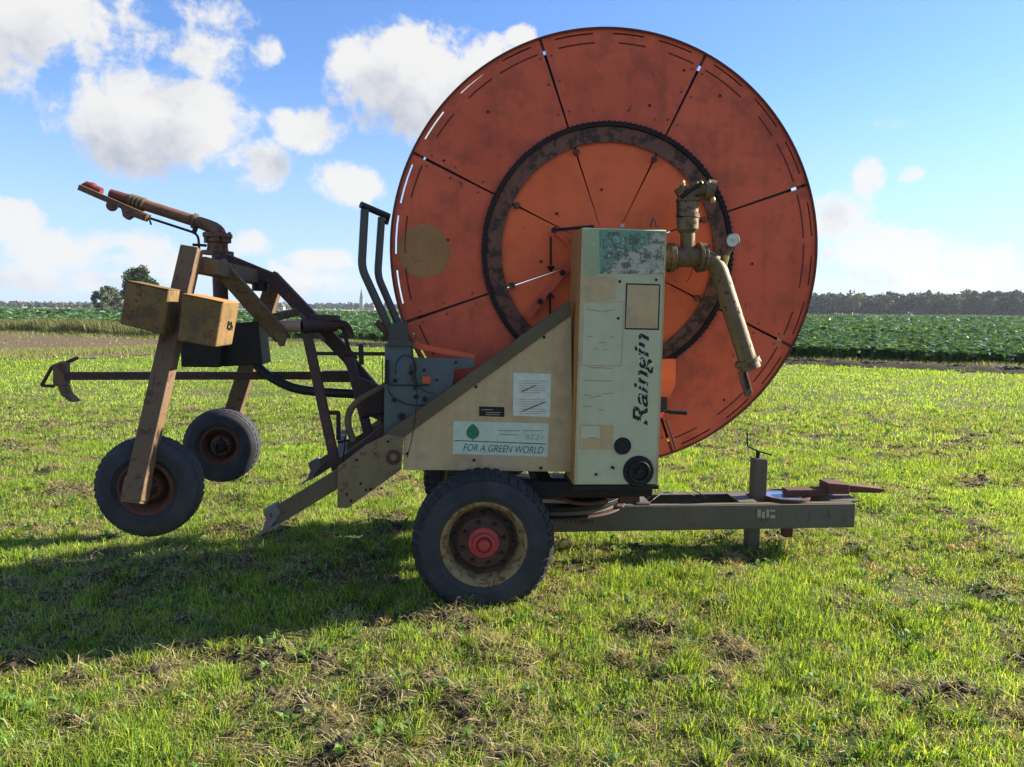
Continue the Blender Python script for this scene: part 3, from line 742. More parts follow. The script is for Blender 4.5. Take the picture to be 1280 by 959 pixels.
def wheel(parent, c, w0, wid, r, rimr, style, face=-1, name='wheel'):
    """face=-1: dished side looks towards the camera side"""
    w1 = w0 + wid
    def W_(x): return w0 + x if face < 0 else w1 - x     # x = metres inward from the dished side
    if style == 'main': rimm, dishm = 'rimcream', 'dish'
    else: rimm, dishm = 'rust', 'rust'
    d0 = .075 if style == 'main' else .05
    prof = [(rimr + .010, W_(.012)), (rimr + .012, W_(.024)), (rimr - .006, W_(.030)), (rimr - .018, W_(.05)), (rimr - .030, W_(.085)),
            (rimr - .030, W_(wid - .09)), (rimr - .004, W_(wid - .03)), (rimr + .012, W_(wid - .024)), (rimr + .010, W_(wid - .012)), (rimr - .012, W_(wid - .02)),
            (rimr - .040, W_(wid - .09)), (rimr - .040, W_(.09)), (rimr - .027, W_(.048)), (rimr - .014, W_(.022)), (rimr - .004, W_(.010))]
    rim = MB().lathe(c, prof, 64).build(name, rimm, parent, 0)
    m = rimr - .034
    dm = MB().lathe(c, [(m, W_(.088)), (m * .86, W_(d0 + .03)), (m * .72, W_(d0 - .012)), (m * .46, W_(d0 - .018)), (.02, W_(d0 - .018)), (.02, W_(d0 - .008)), (m * .46, W_(d0 - .008)), (m * .74, W_(d0)), (m * .9, W_(d0 + .045)), (m, W_(.1))], 48)
    dm.build('wheel_disc', dishm, rim, 0)
    bp = MB(); hm = MB()
    nb = 8 if style == 'main' else 5
    for k in range(nb):
        a = 2 * math.pi * (k + .3) / nb
        bc = (c[0] + m * .6 * math.cos(a), c[1] + m * .6 * math.sin(a)); lo, hi = sorted((W_(d0 - .014), W_(d0 - .036)))
        bp.disc(bc, .011, lo, hi, 6)
        a += math.pi / nb; bc = (c[0] + m * .82 * math.cos(a), c[1] + m * .82 * math.sin(a)); lo, hi = sorted((W_(d0 + .012), W_(d0 + .019)))
        if style == 'main': hm.disc(bc, .020, *sorted((W_(d0 - .0), W_(d0 + .02))), 12)
    bp.split('wheel_bolt', 'dark' if style == 'main' else 'rust', rim, .001)
    if style == 'main': hm.split('disc_hole', 'black', rim, 0)
    else: hm.b.free()
    # hub
    if style == 'main':
        MB().lathe(c, [(.088, W_(d0)), (.088, W_(d0 - .03)), (.080, W_(d0 - .038)), (.066, W_(d0 - .040)), (.060, W_(d0 - .062)), (.048, W_(d0 - .068)), (.046, W_(d0 - .052)), (.034, W_(d0 - .050)), (.032, W_(d0 - .078)), (.026, W_(d0 - .086)), (.001, W_(d0 - .088)), (.001, W_(d0))], 40).build('hub', 'hubred', rim, 0)
    else:
        MB().lathe(c, [(.05, W_(d0)), (.05, W_(d0 - .03)), (.04, W_(d0 - .04)), (.028, W_(d0 - .045)), (.026, W_(d0 - .02)), (.001, W_(d0 - .02)), (.001, W_(d0))], 32).build('hub', 'dark', rim, 0)
    # tyre
    s = r - rimr; sh = .25 if style == 'main' else .34
    def half(t):
        return [(rimr + .004, t(.028)), (rimr + .012, t(.010)), (rimr + s * .22, t(.002)), (rimr + s * .26, t(-.003)), (rimr + s * .30, t(-.001)), (rimr + s * .55, t(-.006)), (rimr + s * .74, t(.001)), (rimr + s * .78, t(.006)), (rimr + s * .90, t(wid * sh * .32)), (r - .008, t(wid * sh * .6)), (r - .002, t(wid * sh))]
    prof = half(W_) + [(r, W_(wid / 2))] + half(lambda x: W_(wid - x))[::-1] + [(rimr - .01, W_(wid - .03)), (rimr - .01, W_(.03))]
    ty = MB().lathe(c, prof, 96).build('tyre', 'rubber', rim, 0)
    lg = MB(); N = 44 if style == 'main' else 40
    for k in range(N):
        for side in (0, 1):
            a = 2 * math.pi * (k + .5 * side) / N; da = 2 * math.pi / N * (.30 if style == 'main' else .34)
            t = (lambda x: W_(x)) if side == 0 else (lambda x: W_(wid - x))
            hgt = .006 if style == 'main' else .0012
            pts = []
            secs = [(rimr + s * .80, wid * .03), (rimr + s * .93, wid * .10), (r - .004, wid * .2), (r, wid * .42)]
            if style != 'main': secs = secs[2:]
            rings = []
            for (rr, x) in secs:
                sk = (x / wid) * .07
                for sg in (-1, 1):
                    pass
                rings.append([Vector((c[0] + (rr + o) * math.cos(a + sg * da + sk), t(x - (.006 if o > 0 and rr < r - .003 and style == 'main' else 0)), c[1] + (rr + o) * math.sin(a + sg * da + sk))) for sg, o in ((-1, -.006), (1, -.006), (1, hgt), (-1, hgt))])
            vs = [[lg.b.verts.new(p) for p in rg] for rg in rings]
            for A, B in zip(vs, vs[1:]):
                for j in range(4): lg.b.faces.new((A[j], A[(j + 1) % 4], B[(j + 1) % 4], B[j]))
            lg.b.faces.new(vs[0][::-1]); lg.b.faces.new(vs[-1])
    lg.build('tread', 'lug' if style == 'main' else 'rubber', rim, 0)
    return rim

# --- road wheels, axle, chassis
wc_ = L(605, 685, .0); wc = (wc_.x, .374)
wheel(mach, wc, 0.0, .235, .402, .236, 'main')
wheel(mach, wc, 1.60, .235, .402, .236, 'main', face=1)
MB().beam((wc[0], .18, wc[1]), (wc[0], 1.66, wc[1]), .09, .09, Vector((0, 0, 1))).build('axle', 'brown', mach, .004)
ch = MB()
TL_, TR_, BR_, BL_ = (560, 640.5), (1070, 625.5), (1070, 657.5), (560, 668.5)
a0 = [L(x, y, .74) for x, y in (TL_, TR_, BR_, BL_)]
zt, zb = (a0[0].z + a0[1].z) / 2, (a0[2].z + a0[3].z) / 2
def channel(w0, w1, x0, x1, zb, zt, open_side):
    mb = MB(); th = .010
    face = (w0, w0 + th) if open_side > 0 else (w1 - th, w1)
    mb.box((x0, face[0], zb), (x1, face[1], zt))
    lo, hi = (w0 + th, w1) if open_side > 0 else (w0, w1 - th)
    mb.box((x0, lo, zt - th), (x1, hi, zt)); mb.box((x0, lo, zb), (x1, hi, zb + th)); return mb
xe = a0[1].x
nearbeam = channel(.74, .81, a0[0].x, xe, zb, zt, 1).build('drawbar_beam', 'beam', mach, .004)
channel(1.05, 1.12, a0[0].x, xe, zb, zt, -1).build('drawbar_beam', 'beam', mach, .004)
MB().box((xe - .02, .8105, zb), (xe - .004, 1.0495, zt)).build('end_plate', 'beam', mach, .002)
# cross plates between the beams
def ux(px, w, py=620): return L(px, py, w).x
cp = MB()
for p0, p1 in ((918, 940), (1030, 1066)): cp.box((ux(p0, .9), .805, zt - .006), (ux(p1, .9), 1.055, zt + .004))
cp.box((ux(795, .8), .775, zt + .002), (ux(812, .8), 1.09, zt + .012)); cp.split('cross_plate', 'beam', mach, .002)
# stamped tag and plates on the beam
MB().prism([L(x, y, .735) for x, y in ((945, 635.5), (971, 635), (971, 649), (945, 649.5))], .7365, .7395).build('beam_label', 'olive', mach, 0)
tm = MB()
for x0, y0, x1, y1 in ((947, 637, 951, 647), (952.5, 640, 956, 648), (958, 637, 961.5, 647), (963, 637, 969, 640), (963, 644, 969, 648)):
    tm.prism([L(x, y, .734) for x, y in ((x0, y0), (x1, y0), (x1, y1), (x0, y1))], .7345, .736)
tm.build('label_marks', 'faint', mach, 0)
MB().prism([L(x, y, .735) for x, y in ((977, 635), (998, 634.4), (998, 646), (977, 646.8))], .737, .7395).build('beam_plate', 'beam', mach, 0)
text('117-40H', 'stamped_number', 'dark', nearbeam, (708, 655), (741, 654), .7385, 5)

# jack, crank, tongue
j0 = L(948, 620, .93); jz = L(947, 573, .93).z
MB().box((j0.x - pxlen(8.5, .93), .90, zt - .05), (j0.x + pxlen(8.5, .93), .99, jz)).build('jack_housing', 'beam', mach, .004)
jl = L(941, 660, .93)
lg = MB().box((jl.x - pxlen(8, .93), .905, 0.02), (jl.x + pxlen(8, .93), .985, zt))
lg.box((jl.x - .07, .87, -.012), (jl.x + .07, 1.02, .02)); lg.build('jack_leg', 'beam', mach, .004)
ck = MB(); A = L(947.5, 573, .945); B = L(947.5, 564, .945)
ck.tube([A - Vector((0, 0, .04)), B], .014); ck.tube([L(965, 569, .92), L(947.5, 564, .945), L(934, 557.5, .96), L(934, 541, .96)], .006, 8, fil=.02)
ck.build('jack_crank', 'dark', mach, 0)
# tow tongue
tg = MB()
tg.pp([(1036, 604.5), (1062, 606), (1062, 618), (1036, 618)], .86, 1.0)
tg.pp([(1062, 607), (1104, 611), (1108, 613.5), (1100, 616.5), (1062, 616)], .885, .965)
tg.pp([(985, 613), (1036, 612), (1036, 620), (985, 621)], .88, .98)
tg.build('tow_tongue', 'rust', mach, .004)
MB().pp([(980, 655), (991, 655), (991, 672), (980, 672)], .86, .92).build('hitch_pin', 'rust', mach, .003)

# --- turntable and cradle floor
tcn = (ux(690, .92), .92)
vring(tcn, zt + .004, zt + .016, .34, .50).build('turntable_ring', 'brown', mach, .003)
vring(tcn, zt + .022, zt + .05, .32, .47).build('turntable_ring', 'beam', mach, .003)
vring(tcn, zt + .056, zt + .085, .30, .49).build('turntable_ring', 'dark', mach, .003)
x0, x1 = ux(535, .3, 590), ux(816, .3, 606)
fl = MB(); 
for w_ in (.30, 1.44): fl.box((x0 + .12, w_, .565), (x1, w_ + .09, .665))
for u_ in (x0 + .14, 0.35, x1 - .1): fl.box((u_, .391, .57), (u_ + .09, 1.439, .66))
fl.build('cradle_floor', 'dark', mach, .004)
MB().pp([(692, 612), (800, 611), (800, 628), (760, 631), (700, 632)], .66, .70).build('deck_plate', 'brown', mach, .003)
# rusty inner brace showing above the wheel
MB().pp([(575, 589), (596, 589), (600, 606), (582, 606)], .45, .52).build('cradle_brace', 'rust', mach, .002)
MB().tube([(wc[0] + .1, .35, .60), (wc[0] + .45, .33, .56), (.62, .36, .50), (.8, .45, .5)], .012, 8, fil=.15).build('hydraulic_hose', 'rust', mach, 0)

# --- reel
RW = .50
cl, cr2, ct, cb = L(485.5, 307, RW), L(1023.5, 307, RW), L(755, 38.5, RW), L(755, 577.5, RW)
RC = ((cl.x + cr2.x) / 2, (ct.z + cb.z) / 2); RR = ((cr2.x - cl.x) + (ct.z - cb.z)) / 4; PXM = RR / 269.0
print('reel', RC, RR, cl, cr2, ct, cb)
def sector(mb, a0, a1, radii, slots, w, th):
    """flat annular sector with slot cut-outs: slots = list of (ra, rb, a, b)"""
    A = sorted(set([a0, a1] + [s for q_ in slots for s in q_[2:]] + list(np.linspace(a0, a1, 15))))
    Rr = sorted(set(list(radii) + [s for q_ in slots for s in q_[:2]]))
    g_ = {}
    def V(i, j, k):
        if (i, j, k) not in g_: g_[(i, j, k)] = mb.b.verts.new((RC[0] + Rr[i] * math.cos(A[j]), w + k * th, RC[1] + Rr[i] * math.sin(A[j])))
        return g_[(i, j, k)]
    solid = {}
    for i in range(len(Rr) - 1):
        for j in range(len(A) - 1):
            rm_, am = (Rr[i] + Rr[i + 1]) / 2, (A[j] + A[j + 1]) / 2
            solid[(i, j)] = not any(s[0] < rm_ < s[1] and s[2] < am < s[3] for s in slots)
    for (i, j), s in solid.items():
        if not s: continue
        mb.b.faces.new((V(i, j, 0), V(i + 1, j, 0), V(i + 1, j + 1, 0), V(i, j + 1, 0)))
        mb.b.faces.new((V(i, j + 1, 1), V(i + 1, j + 1, 1), V(i + 1, j, 1), V(i, j, 1)))
        for (di, dj, a_, b_) in ((-1, 0, (i, j), (i, j + 1)), (1, 0, (i + 1, j + 1), (i + 1, j)), (0, -1, (i + 1, j), (i, j)), (0, 1, (i, j + 1), (i + 1, j + 1))):
            if not solid.get((i + di, j + dj), False):
                mb.b.faces.new((V(*a_, 0), V(*b_, 0), V(*b_, 1), V(*a_, 1)))
SEAM = [R(19.3 + 45 * k) for k in range(8)]
def flange(w, near):
    o = 1 if near else -1
    root_ = None
    mb = MB(); gap = .0065
    for k in range(8):
        a0, a1 = SEAM[k] + gap / RR * 1.4, SEAM[k] + R(45) - gap / RR * 1.4
        sl_ = []
        rr_ = random.Random(k + 5)
        for q_ in (R(2.5), R(16.5), R(31)):
            sl_.append((RR * .9745, RR * .9815, SEAM[k] + q_ + R(rr_.uniform(0, 1.5)), SEAM[k] + q_ + R(rr_.uniform(8.5, 11))))
        sector(mb, a0, a1, [154 * PXM, .80 * RR, .93 * RR, RR - .004], sl_, w, .006)
    # narrow webs bridging the segment gaps at the rim
    root_ = mb.build('reel_flange', 'red', mach, 0)
    mb = MB()
    for k in range(8):
        a0, a1 = SEAM[k] + .009, SEAM[k] + R(45) - .009
        sector(mb, a0, a1, [.14, 80 * PXM, 157 * PXM], [], w + .007 * o, .005)
    mb.lathe(RC, [(.12, w + .002 * o), (.17, w + .002 * o), (.17, w - .012 * o), (.12, w - .012 * o)], 48)
    mb.build('inner_disc', 'redin', root_, 0)
    # rim lip turned inward, plus raised edge
    MB().lathe(RC, [(RR - .006, w - .012 * o), (RR + .004, w - .014 * o), (RR + .008, w - .004 * o), (RR + .008, w + .15 * o), (RR + .001, w + .15 * o), (RR - .0, w - .002 * o), (RR - .006, w - .003 * o)], 160).build('rim_lip', 'rim', root_, 0)
    # rolled bead just inside the slots, broken by wear
    MB().lathe(RC, [(.984 * RR, w + .0065 * o), (RR - .001, w + .0065 * o), (RR - .001, w + .010 * o), (.984 * RR, w + .010 * o)], 128).build('backing_ring', 'rim', root_, 0)
    MB().lathe(RC, [(.945 * RR, w + .0065 * o), (.969 * RR, w + .0065 * o), (.969 * RR, w + .010 * o), (.945 * RR, w + .010 * o)], 128).build('backing_ring', 'rim', root_, 0)
    bg_ = MB(); bt_ = MB()
    for k in range(8):
        if k == 0 and near: continue
        bg_.lathe(RC, [(.962 * RR, w + .0105 * o), (.99 * RR, w + .0105 * o), (.99 * RR, w + .013 * o), (.962 * RR, w + .013 * o)], 3, True, SEAM[k] - .022, SEAM[k] + .022)
        if near:
            for q_ in (.66, .80, .915):
                for sg in (-1, 1):
                    a_ = SEAM[k] + sg * .026 / q_; bt_.disc((RC[0] + RR * q_ * math.cos(a_), RC[1] + RR * q_ * math.sin(a_)), .0065, w - .0035, w + .001, 8)
    bg_.split('seam_plate', 'rim', root_)
    if near: bt_.split('seam_bolt', 'ring', root_)
    else: bt_.b.free()
    bd = MB()
    for k in range(8):
        for j in range(3):
            s_ = SEAM[k] + R(2 + 14.3 * j); bd.lathe(RC, [(RR * .934, w - .0005 * o), (RR * .937, w - .005 * o), (RR * .941, w - .0005 * o)], 8, True, s_, s_ + R(random.Random(k * 3 + j).uniform(6, 13)))
    bd.split('edge_bead', 'rim', root_, 0)
    if near:
        MB().lathe(RC, [(134 * PXM, w - .012), (151 * PXM, w - .012), (153 * PXM, w - .006), (134 * PXM, w - .006)], 128).build('gear_ring', 'ring', root_, 0)
        cm = MB().lathe(RC, [(153.5 * PXM, w - .004), (153.5 * PXM, w - .022), (158.5 * PXM, w - .022), (158.5 * PXM, w - .004)], 128)
        for k in range(150):
            a = 2 * math.pi * k / 150; r_ = 157.6 * PXM
            cm.disc((RC[0] + r_ * math.cos(a), RC[1] + r_ * math.sin(a)), .0085, w - .030, w - .010, 8)
        cm.build('drive_chain', 'dark', root_, 0)
        # inner ring foot clamps
        cl_ = MB()
        for s_ in SEAM:
            for rr_ in (128 * PXM,):
                p = (RC[0] + rr_ * math.cos(s_), RC[1] + rr_ * math.sin(s_)); cl_.disc(p, .020, w - .018, w + .004, 10)
        cl_.split('clamp_plate', 'ring', root_, .001)
        rs_ = random.Random(2); ri = MB()
        for (px, py) in ((752, 237), (696, 267), (676, 327), (555, 201), (812, 132), (900, 120), (610, 140), (855, 88), (940, 330), (905, 500), (560, 300)):
            p = L(px, py, w); ri.disc((p.x, p.z), .008, w - .004, w + .004, 10)
        ri.split('rivet_head', 'dark', root_, 0)
    return root_
fn = flange(RW, True)
p = L(530, 314, RW); MB().disc((p.x, p.z), pxlen(31, RW) * 1.02, RW - .0022, RW - .0004, 64).build('round_patch', 'sticker', fn, 0, label='faded ochre round patch')
ff = flange(1.40, False)
# drum core and wound hose
MB().lathe(RC, [(.70, RW + .02), (.70, 1.38), (.68, 1.38), (.68, RW + .02)], 96).build('drum_core', 'rim', mach, 0)
hb = MB(); nco = 9
for k in range(nco):
    w_ = RW + .075 + k * (1.40 - RW - .15) / (nco - 1)
    hb.lathe(RC, [(1.20 + .046 * math.cos(t), w_ + .046 * math.sin(t)) for t in [2 * math.pi * j / 8 for j in range(8)]], 96)
hb.lathe(RC, [(.71, RW + .03), (1.19, RW + .03), (1.19, 1.37), (.71, 1.37)], 96)
hb.build('wound_hose', 'hose', mach, 0)
MB().lathe(RC, [(.001, RW - .12), (.06, RW - .12), (.06, 1.50), (.001, 1.50)], 24).build('reel_axle', 'dark', mach, 0)
# brace rods seen in front of the disc
rd = MB()
rd.tube([L(690, 288, .46), L(742, 283, .46)], .009, 8); rd.tube([L(688.5, 296, .46), L(688.5, 332, .46)], .007, 8); rd.tube([L(687.5, 372, .46), L(687.5, 392, .46)], .007, 8)
for a_, b_ in (((688.5, 333), (688.5, 340)), ((687.5, 372), (687.5, 365))):
    rd.tube([L(*a_, .46), L(*b_, .46)], [.027, .003], 10)
for q_ in ((703, 341), (675, 377), (693, 287.5)): 
    p = L(*q_, .45); rd.disc((p.x, p.z), .018, .44, .47, 8)
rd.split('brace_rod', 'dark', mach, 0)
MB().pp([(655, 395), (664, 399), (700, 352), (717, 334), (717, 318), (700, 338), (690, 350)], .455, .470).build('hub_bracket', 'red', mach, .002)
MB().tube([L(694, 291, .47), L(712, 305, .47), L(718, 318, .47)], .016, 10, fil=.03).build('hub_bracket', 'red', mach, 0)

# --- cream side panel, olive channel, stained foot plate
PW = .235
sp = [(504, 587.5), (505, 545), (714, 393), (716, 590)]
side = MB().pp(sp, PW, PW + .022).build('side_panel', 'cream', mach, .003)
MB().pp([(484, 545), (484, 540), (560, 487), (712, 376), (714, 394), (505, 546.5), (484, 560)], PW - .012, PW + .045, PW - .012).build('diagonal_channel', 'olive', mach, .004)
sc_ = MB()
for x, y in ((595, 483.5), (680, 421.5), (592.5, 575), (676, 587 - 2), (509, 567)):
    p = L(x, y, PW); sc_.disc((p.x, p.z), .009, PW - .006, PW + .002, 10)
sc_.split('panel_bolt', 'dark', side, 0)
def quad(parent, name, m, pts, w0, w1=None, label=None):
    return MB().prism([L(x, y, w0) for x, y in pts], w0, w1 if w1 else w0 + .0015).build(name, m, parent, 0, label)
quad(side, 'instruction_sheet', 'white', [(642, 466), (689, 467.5), (687.5, 521.5), (641, 519.5)], PW - .002)
ln = MB()
for k in range(15):
    y = 476 + k * 2.9
    if k in (6, 7): continue
    ln.prism([L(x, yy, PW - .003) for x, yy in ((649, y), (684 - (k * 7 % 9), y + .4), (684 - (k * 7 % 9), y + 1.1), (649, y + .7))], PW - .003, PW - .0022)
ln.build('sheet_print', 'faint', side, 0)
ln = MB()
for (xa, ya, xb, yb) in ((652, 489, 670, 481.5), (652, 514, 682, 502)):
    ln.prism([L(*q_, PW - .0035) for q_ in ((xa, ya), (xb, yb), (xb, yb + 1), (xa, ya + 1.2))], PW - .0035, PW - .0025)
ln.build('sheet_graph', 'ink', side, 0)
quad(side, 'type_plate', 'ink', [(599, 508), (630.5, 509), (630.5, 521.2), (599, 520.2)], PW - .002)
for yy, x0_, x1_ in ((512.8, 602, 616), (516.3, 607, 626), (519, 607, 624)):
    quad(side, 'plate_print', 'faint', [(x0_, yy - 1), (x1_, yy - .8), (x1_, yy), (x0_, yy - .2)], PW - .003, PW - .0022)
lab = quad(side, 'green_world_label', 'labelmint', [(567, 526.5), (686, 529.5), (684.5, 571), (565.5, 567.5)], PW - .002)
# leaf emblem
c_ = L(591, 539.5, PW - .003); lf = MB(); s_ = pxlen(1, PW)
lf.prism([(c_.x + s_ * x, c_.z + s_ * y) for x, y in ((0, 10), (2.5, 8), (6, 4.5), (8, 0), (8, -3), (6, -7), (2, -9.3), (-2, -9.3), (-6, -7), (-8, -3), (-8, 0), (-6, 4.5), (-2.5, 8))], PW - .003, PW - .0022)
lf.prism([(c_.x + s_ * x, c_.z + s_ * y) for x, y in ((-.6, -9), (.6, -9), (.8, -12), (-.8, -12))], PW - .003, PW - .0022)
lf.build('leaf_emblem', 'leafgreen', side, 0)
quad(side, 'label_line', 'textgreen', [(568, 550.2), (682.5, 554.6), (682.5, 555.7), (568, 551.2)], PW - .003, PW - .0022)
text('FOR A GREEN WORLD', 'label_text', 'textgreen', side, (579, 563.5), (679, 567.2), PW - .003, 8.6, shear=.25)
for k, (x0_, x1_) in enumerate(((622, 650), (654, 679), (624, 648))):
    quad(side, 'label_small_print', 'faint', [(x0_, 537.5 + (k == 2) * 5), (x1_, 538 + (k == 2) * 5), (x1_, 539.3 + (k == 2) * 5), (x0_, 538.8 + (k == 2) * 5)], PW - .003, PW - .0022)
text('RZ.2.1', 'label_text', 'faint', side, (657, 549), (679, 549.8), PW - .003, 6, shear=.2)
# stained foot plate and lowering leg
fp = MB().pp([(421.5, 635), (434, 635.5), (501.5, 587.2), (504.5, 546.5), (484, 543), (456.5, 557), (422, 583.5)], PW - .016, PW - .004, PW - .016).build('foot_plate', 'plate', mach, .002)
p = L(492, 571, PW); MB().lathe((p.x, p.z), [(.001, PW - .035), (.017, PW - .035), (.022, PW - .028), (.022, PW - .014), (.001, PW - .014)], 24).build('pivot_bolt', 'plate', fp, 0)
p = L(492, 571, PW); MB().disc((p.x, p.z), .045, PW - .020, PW - .0155, 28).build('pivot_washer', 'rust', fp, 0)
sc_ = MB()
for x, y in ((446, 575), (451, 604.5), (433.5, 618), (463, 611.5), (457.5, 612.5), (439, 626), (485, 552)):
    p = L(x, y, PW - .016); sc_.disc((p.x, p.z), .008, PW - .02, PW - .015, 10)
sc_.split('plate_bolt', 'dark', fp, 0)
for w_ in (PW, 1.56):
    lg_ = MB(); a_ = L(330, 655, PW); b_ = L(424, 598, PW); a_.y = b_.y = w_ + .03
    c2_ = a_ + (b_ - a_) * 1.5
    lg_.beam(a_ + (b_ - a_) * .08, c2_, pxlen(21, PW), .05).build('support_leg', 'olive', mach, .004)
    q0 = L(329, 638, PW); q1 = L(344, 630, PW); q2 = L(352, 640, PW); q3 = L(335, 664, PW); q4 = L(326, 668, PW); q5 = L(333, 650, PW)
    sd = MB().prism([(v.x, v.z) for v in (q5, q0, q1, q2, q3, q4)], w_ - .012, w_ + .07); sd.build('support_foot', 'lift', mach, .003)
    e0 = L(346, 662, PW); e1 = L(318, 672, PW)
    MB().prism([(v.x, v.z) for v in (L(352, 651, PW), L(350, 656, PW), e1, L(319, 670, PW))], w_ - .02, w_ + .08).build('foot_blade', 'lift', mach, .001)
# far side panel of the cradle
MB().prism([(L(*q_, PW).x, L(*q_, PW).z) for q_ in sp], 1.60, 1.622).build('side_panel', 'cream', mach, .003)
MB().prism([(L(*q_, PW).x, L(*q_, PW).z) for q_ in ((421.5, 635), (434, 635.5), (501.5, 587.2), (714, 394), (712, 376), (484, 540), (456.5, 557), (422, 583.5))], 1.585, 1.60).build('foot_plate', 'plate', mach, .002)
mb = MB(); mb.prism([(RC[0] - .3, .66), (RC[0] + .3, .66), (RC[0] + .12, RC[1] + .1), (RC[0] - .12, RC[1] + .1)], 1.52, 1.58); mb.build('reel_support', 'cream', mach, .003)

# --- grey-green bracket, handle tubes
GW = .27
MB().pp([(480, 545), (481, 430), (515, 430.5), (516, 447), (592, 448.5), (594, 459), (568, 462), (566, 480), (558, 492), (484, 543)], GW, GW + .014).build('winch_bracket', 'grey', mach, .002)
MB().pp([(486, 405), (508, 402), (512, 432), (486, 432)], GW - .01, GW + .05).build('handle_socket', 'tube', mach, .004)
MB().pp([(484, 424), (508, 424), (516, 428), (516, 433), (484, 433)], GW - .02, GW + .07).build('socket_flange', 'tube', mach, .002)
ht = MB().tube([L(456, 262, .34), L(452, 335, .33), L(490, 418, .30)], pxlen(5, .3), 12, fil=.05)
ht.build('guide_handle', 'tube', mach, 0)
MB().tube([L(477, 272, .42), L(472, 345, .40), L(500, 410, .33)], pxlen(4.6, .3), 12, fil=.05).build('guide_handle', 'tube', mach, 0)
MB().tube([L(451, 256, .34), L(486, 271, .44)], pxlen(4.2, .3), 12).build('guide_grip', 'black', mach, 0)
MB().tube([L(483, 280, .44), L(486, 268, .46)], .012, 8).build('guide_stop', 'dark', mach, 0)
MB().tube([L(471, 402, .30), L(486, 420, .30)], pxlen(4, .3), 8).build('short_peg', 'rust', mach, 0)
MB().beam(L(514, 431, .33), L(594, 447, .33), pxlen(7, .33), .02).build('red_strut', 'red', mach, .002)
cb_ = MB()
def arc(cx_, cy_, rx, ry, a0, a1, w, n=18): return [L(cx_ + rx * math.cos(R(a0 + (a1 - a0) * k / n)), cy_ - ry * math.sin(R(a0 + (a1 - a0) * k / n)), w) for k in range(n + 1)]
cb_.tube(arc(507, 462, 13, 18, 200, -60, .255), .003, 6); cb_.tube(arc(522, 480, 38, 27, 190, 300, .25), .0035, 6)
cb_.tube(arc(545, 460, 32, 32, 170, 265, .25), .003, 6)
cb_.tube([L(485, 481.5, .255), L(537, 481.5, .255)], .004, 6)
cb_.tube([L(521, 483, .2), L(521, 500, .2), L(516, 545, .2), L(509, 572, .2)], .003, 6, fil=.08)
cb_.tube([L(515, 432, .26), L(518, 460, .25), L(521, 483, .25)], .004, 6, fil=.05)
cb_.split('control_cable', 'black', mach, 0)
bb_ = MB()
for x, y, r_ in ((514, 466, 6), (519, 485.5, 5), (520, 496, 6), (531, 499, 6), (502, 520.5, 8), (494, 476, 5), (493, 500, 5), (546, 475.5, 3), (530, 463, 3.5), (570, 453, 3)):
    p = L(x, y, GW - .01); bb_.disc((p.x, p.z), pxlen(r_, GW) * .5, GW - .012, GW + .002, 12)
bb_.split('bracket_bolt', 'dark', mach, .001)
quad(mach, 'square_tag', 'orangebit', [(528, 470.5), (538, 470.5), (538, 479.5), (528, 479.5)], GW - .008, GW - .002)
MB().pp([(481, 450), (486, 450), (486, 480), (481, 480)], GW - .03, GW - .005).build('cable_stop', 'black', mach, .002)

# --- control housing
HW = .12
hp = [(727.5, 284.5), (833.5, 287.5), (822.5, 606), (717.5, 606.5)]
hq = [L(x, y, HW) for x, y in hp]; HXL = (hq[0].x + hq[3].x) / 2; HXR = (hq[1].x + hq[2].x) / 2; HT = (hq[0].z + hq[1].z) / 2; HB = (hq[2].z + hq[3].z) / 2
print('housing', hq)
hs_ = MB().prism([(v.x, v.z) for v in hq], HW, HW + .33).build('control_housing', 'housing', mach, .008)
MB().prism([(hq[0].x - .006, hq[0].z - .004), (hq[0].x - .0006, hq[0].z - .004), (hq[3].x - .0006, hq[3].z + .004), (hq[3].x - .006, hq[3].z + .004)], HW + .006, HW + .33).build('side_cover', 'tan', hs_, .001)
# front frame edges (folded sheet)
fe = MB()
fe.prism([L(*q_, HW - .004) for q_ in ((727.5, 286), (730.5, 286), (720.5, 605), (717.5, 605))], HW - .004, HW - .0005)
fe.prism([L(*q_, HW - .004) for q_ in ((831, 289), (833.3, 289), (822.3, 605), (820, 605))], HW - .004, HW - .0005)
fe.split('front_edging', 'cream', hs_, 0)
quad(hs_, 'front_panel', 'housing', [(728, 345), (830, 347), (822.5, 564.5), (721.8, 565.5)], HW - .003, HW - .0006)
quad(hs_, 'cream_patch', 'cream', [(728, 345), (772, 346), (770, 374), (727.2, 378)], HW - .0042, HW - .0032)
quad(hs_, 'green_stripe', 'palegreen', [(728.5, 286), (749, 286.4), (748, 343), (727.2, 359)], HW - .0035, HW - .0008)
quad(hs_, 'control_decal', 'decal', [(750, 287), (831.5, 289), (830, 342.5), (750, 342)], HW - .0035, HW - .0008)
quad(hs_, 'decal_border', 'green', [(750.5, 287), (831.5, 289), (831.4, 291.5), (753, 290), (752, 339), (750, 341)], HW - .0045, HW - .0036)
def frame(parent, name, m, pts, t, w0, w1):
    cxm = sum(q_[0] for q_ in pts) / 4; cym = sum(q_[1] for q_ in pts) / 4; n = 4; mb = MB()
    inn = [(x + (t if x < cxm else -t), y + (t if y < cym else -t)) for x, y in pts]
    for i in range(4):
        j = (i + 1) % 4; mb.prism([L(*q_, w0) for q_ in (pts[i], pts[j], inn[j], inn[i])], w0, w1)
    return mb.build(name, m, parent, 0)
dr = quad(hs_, 'hatch_door', 'cream', [(784.5, 356), (824, 357), (822, 410.5), (782, 410)], HW - .006, HW - .003)
frame(hs_, 'hatch_seal', 'ink', [(782.6, 354), (825.6, 355.4), (823.6, 412.6), (781, 411.8)], 1.7, HW - .0052, HW - .0031)
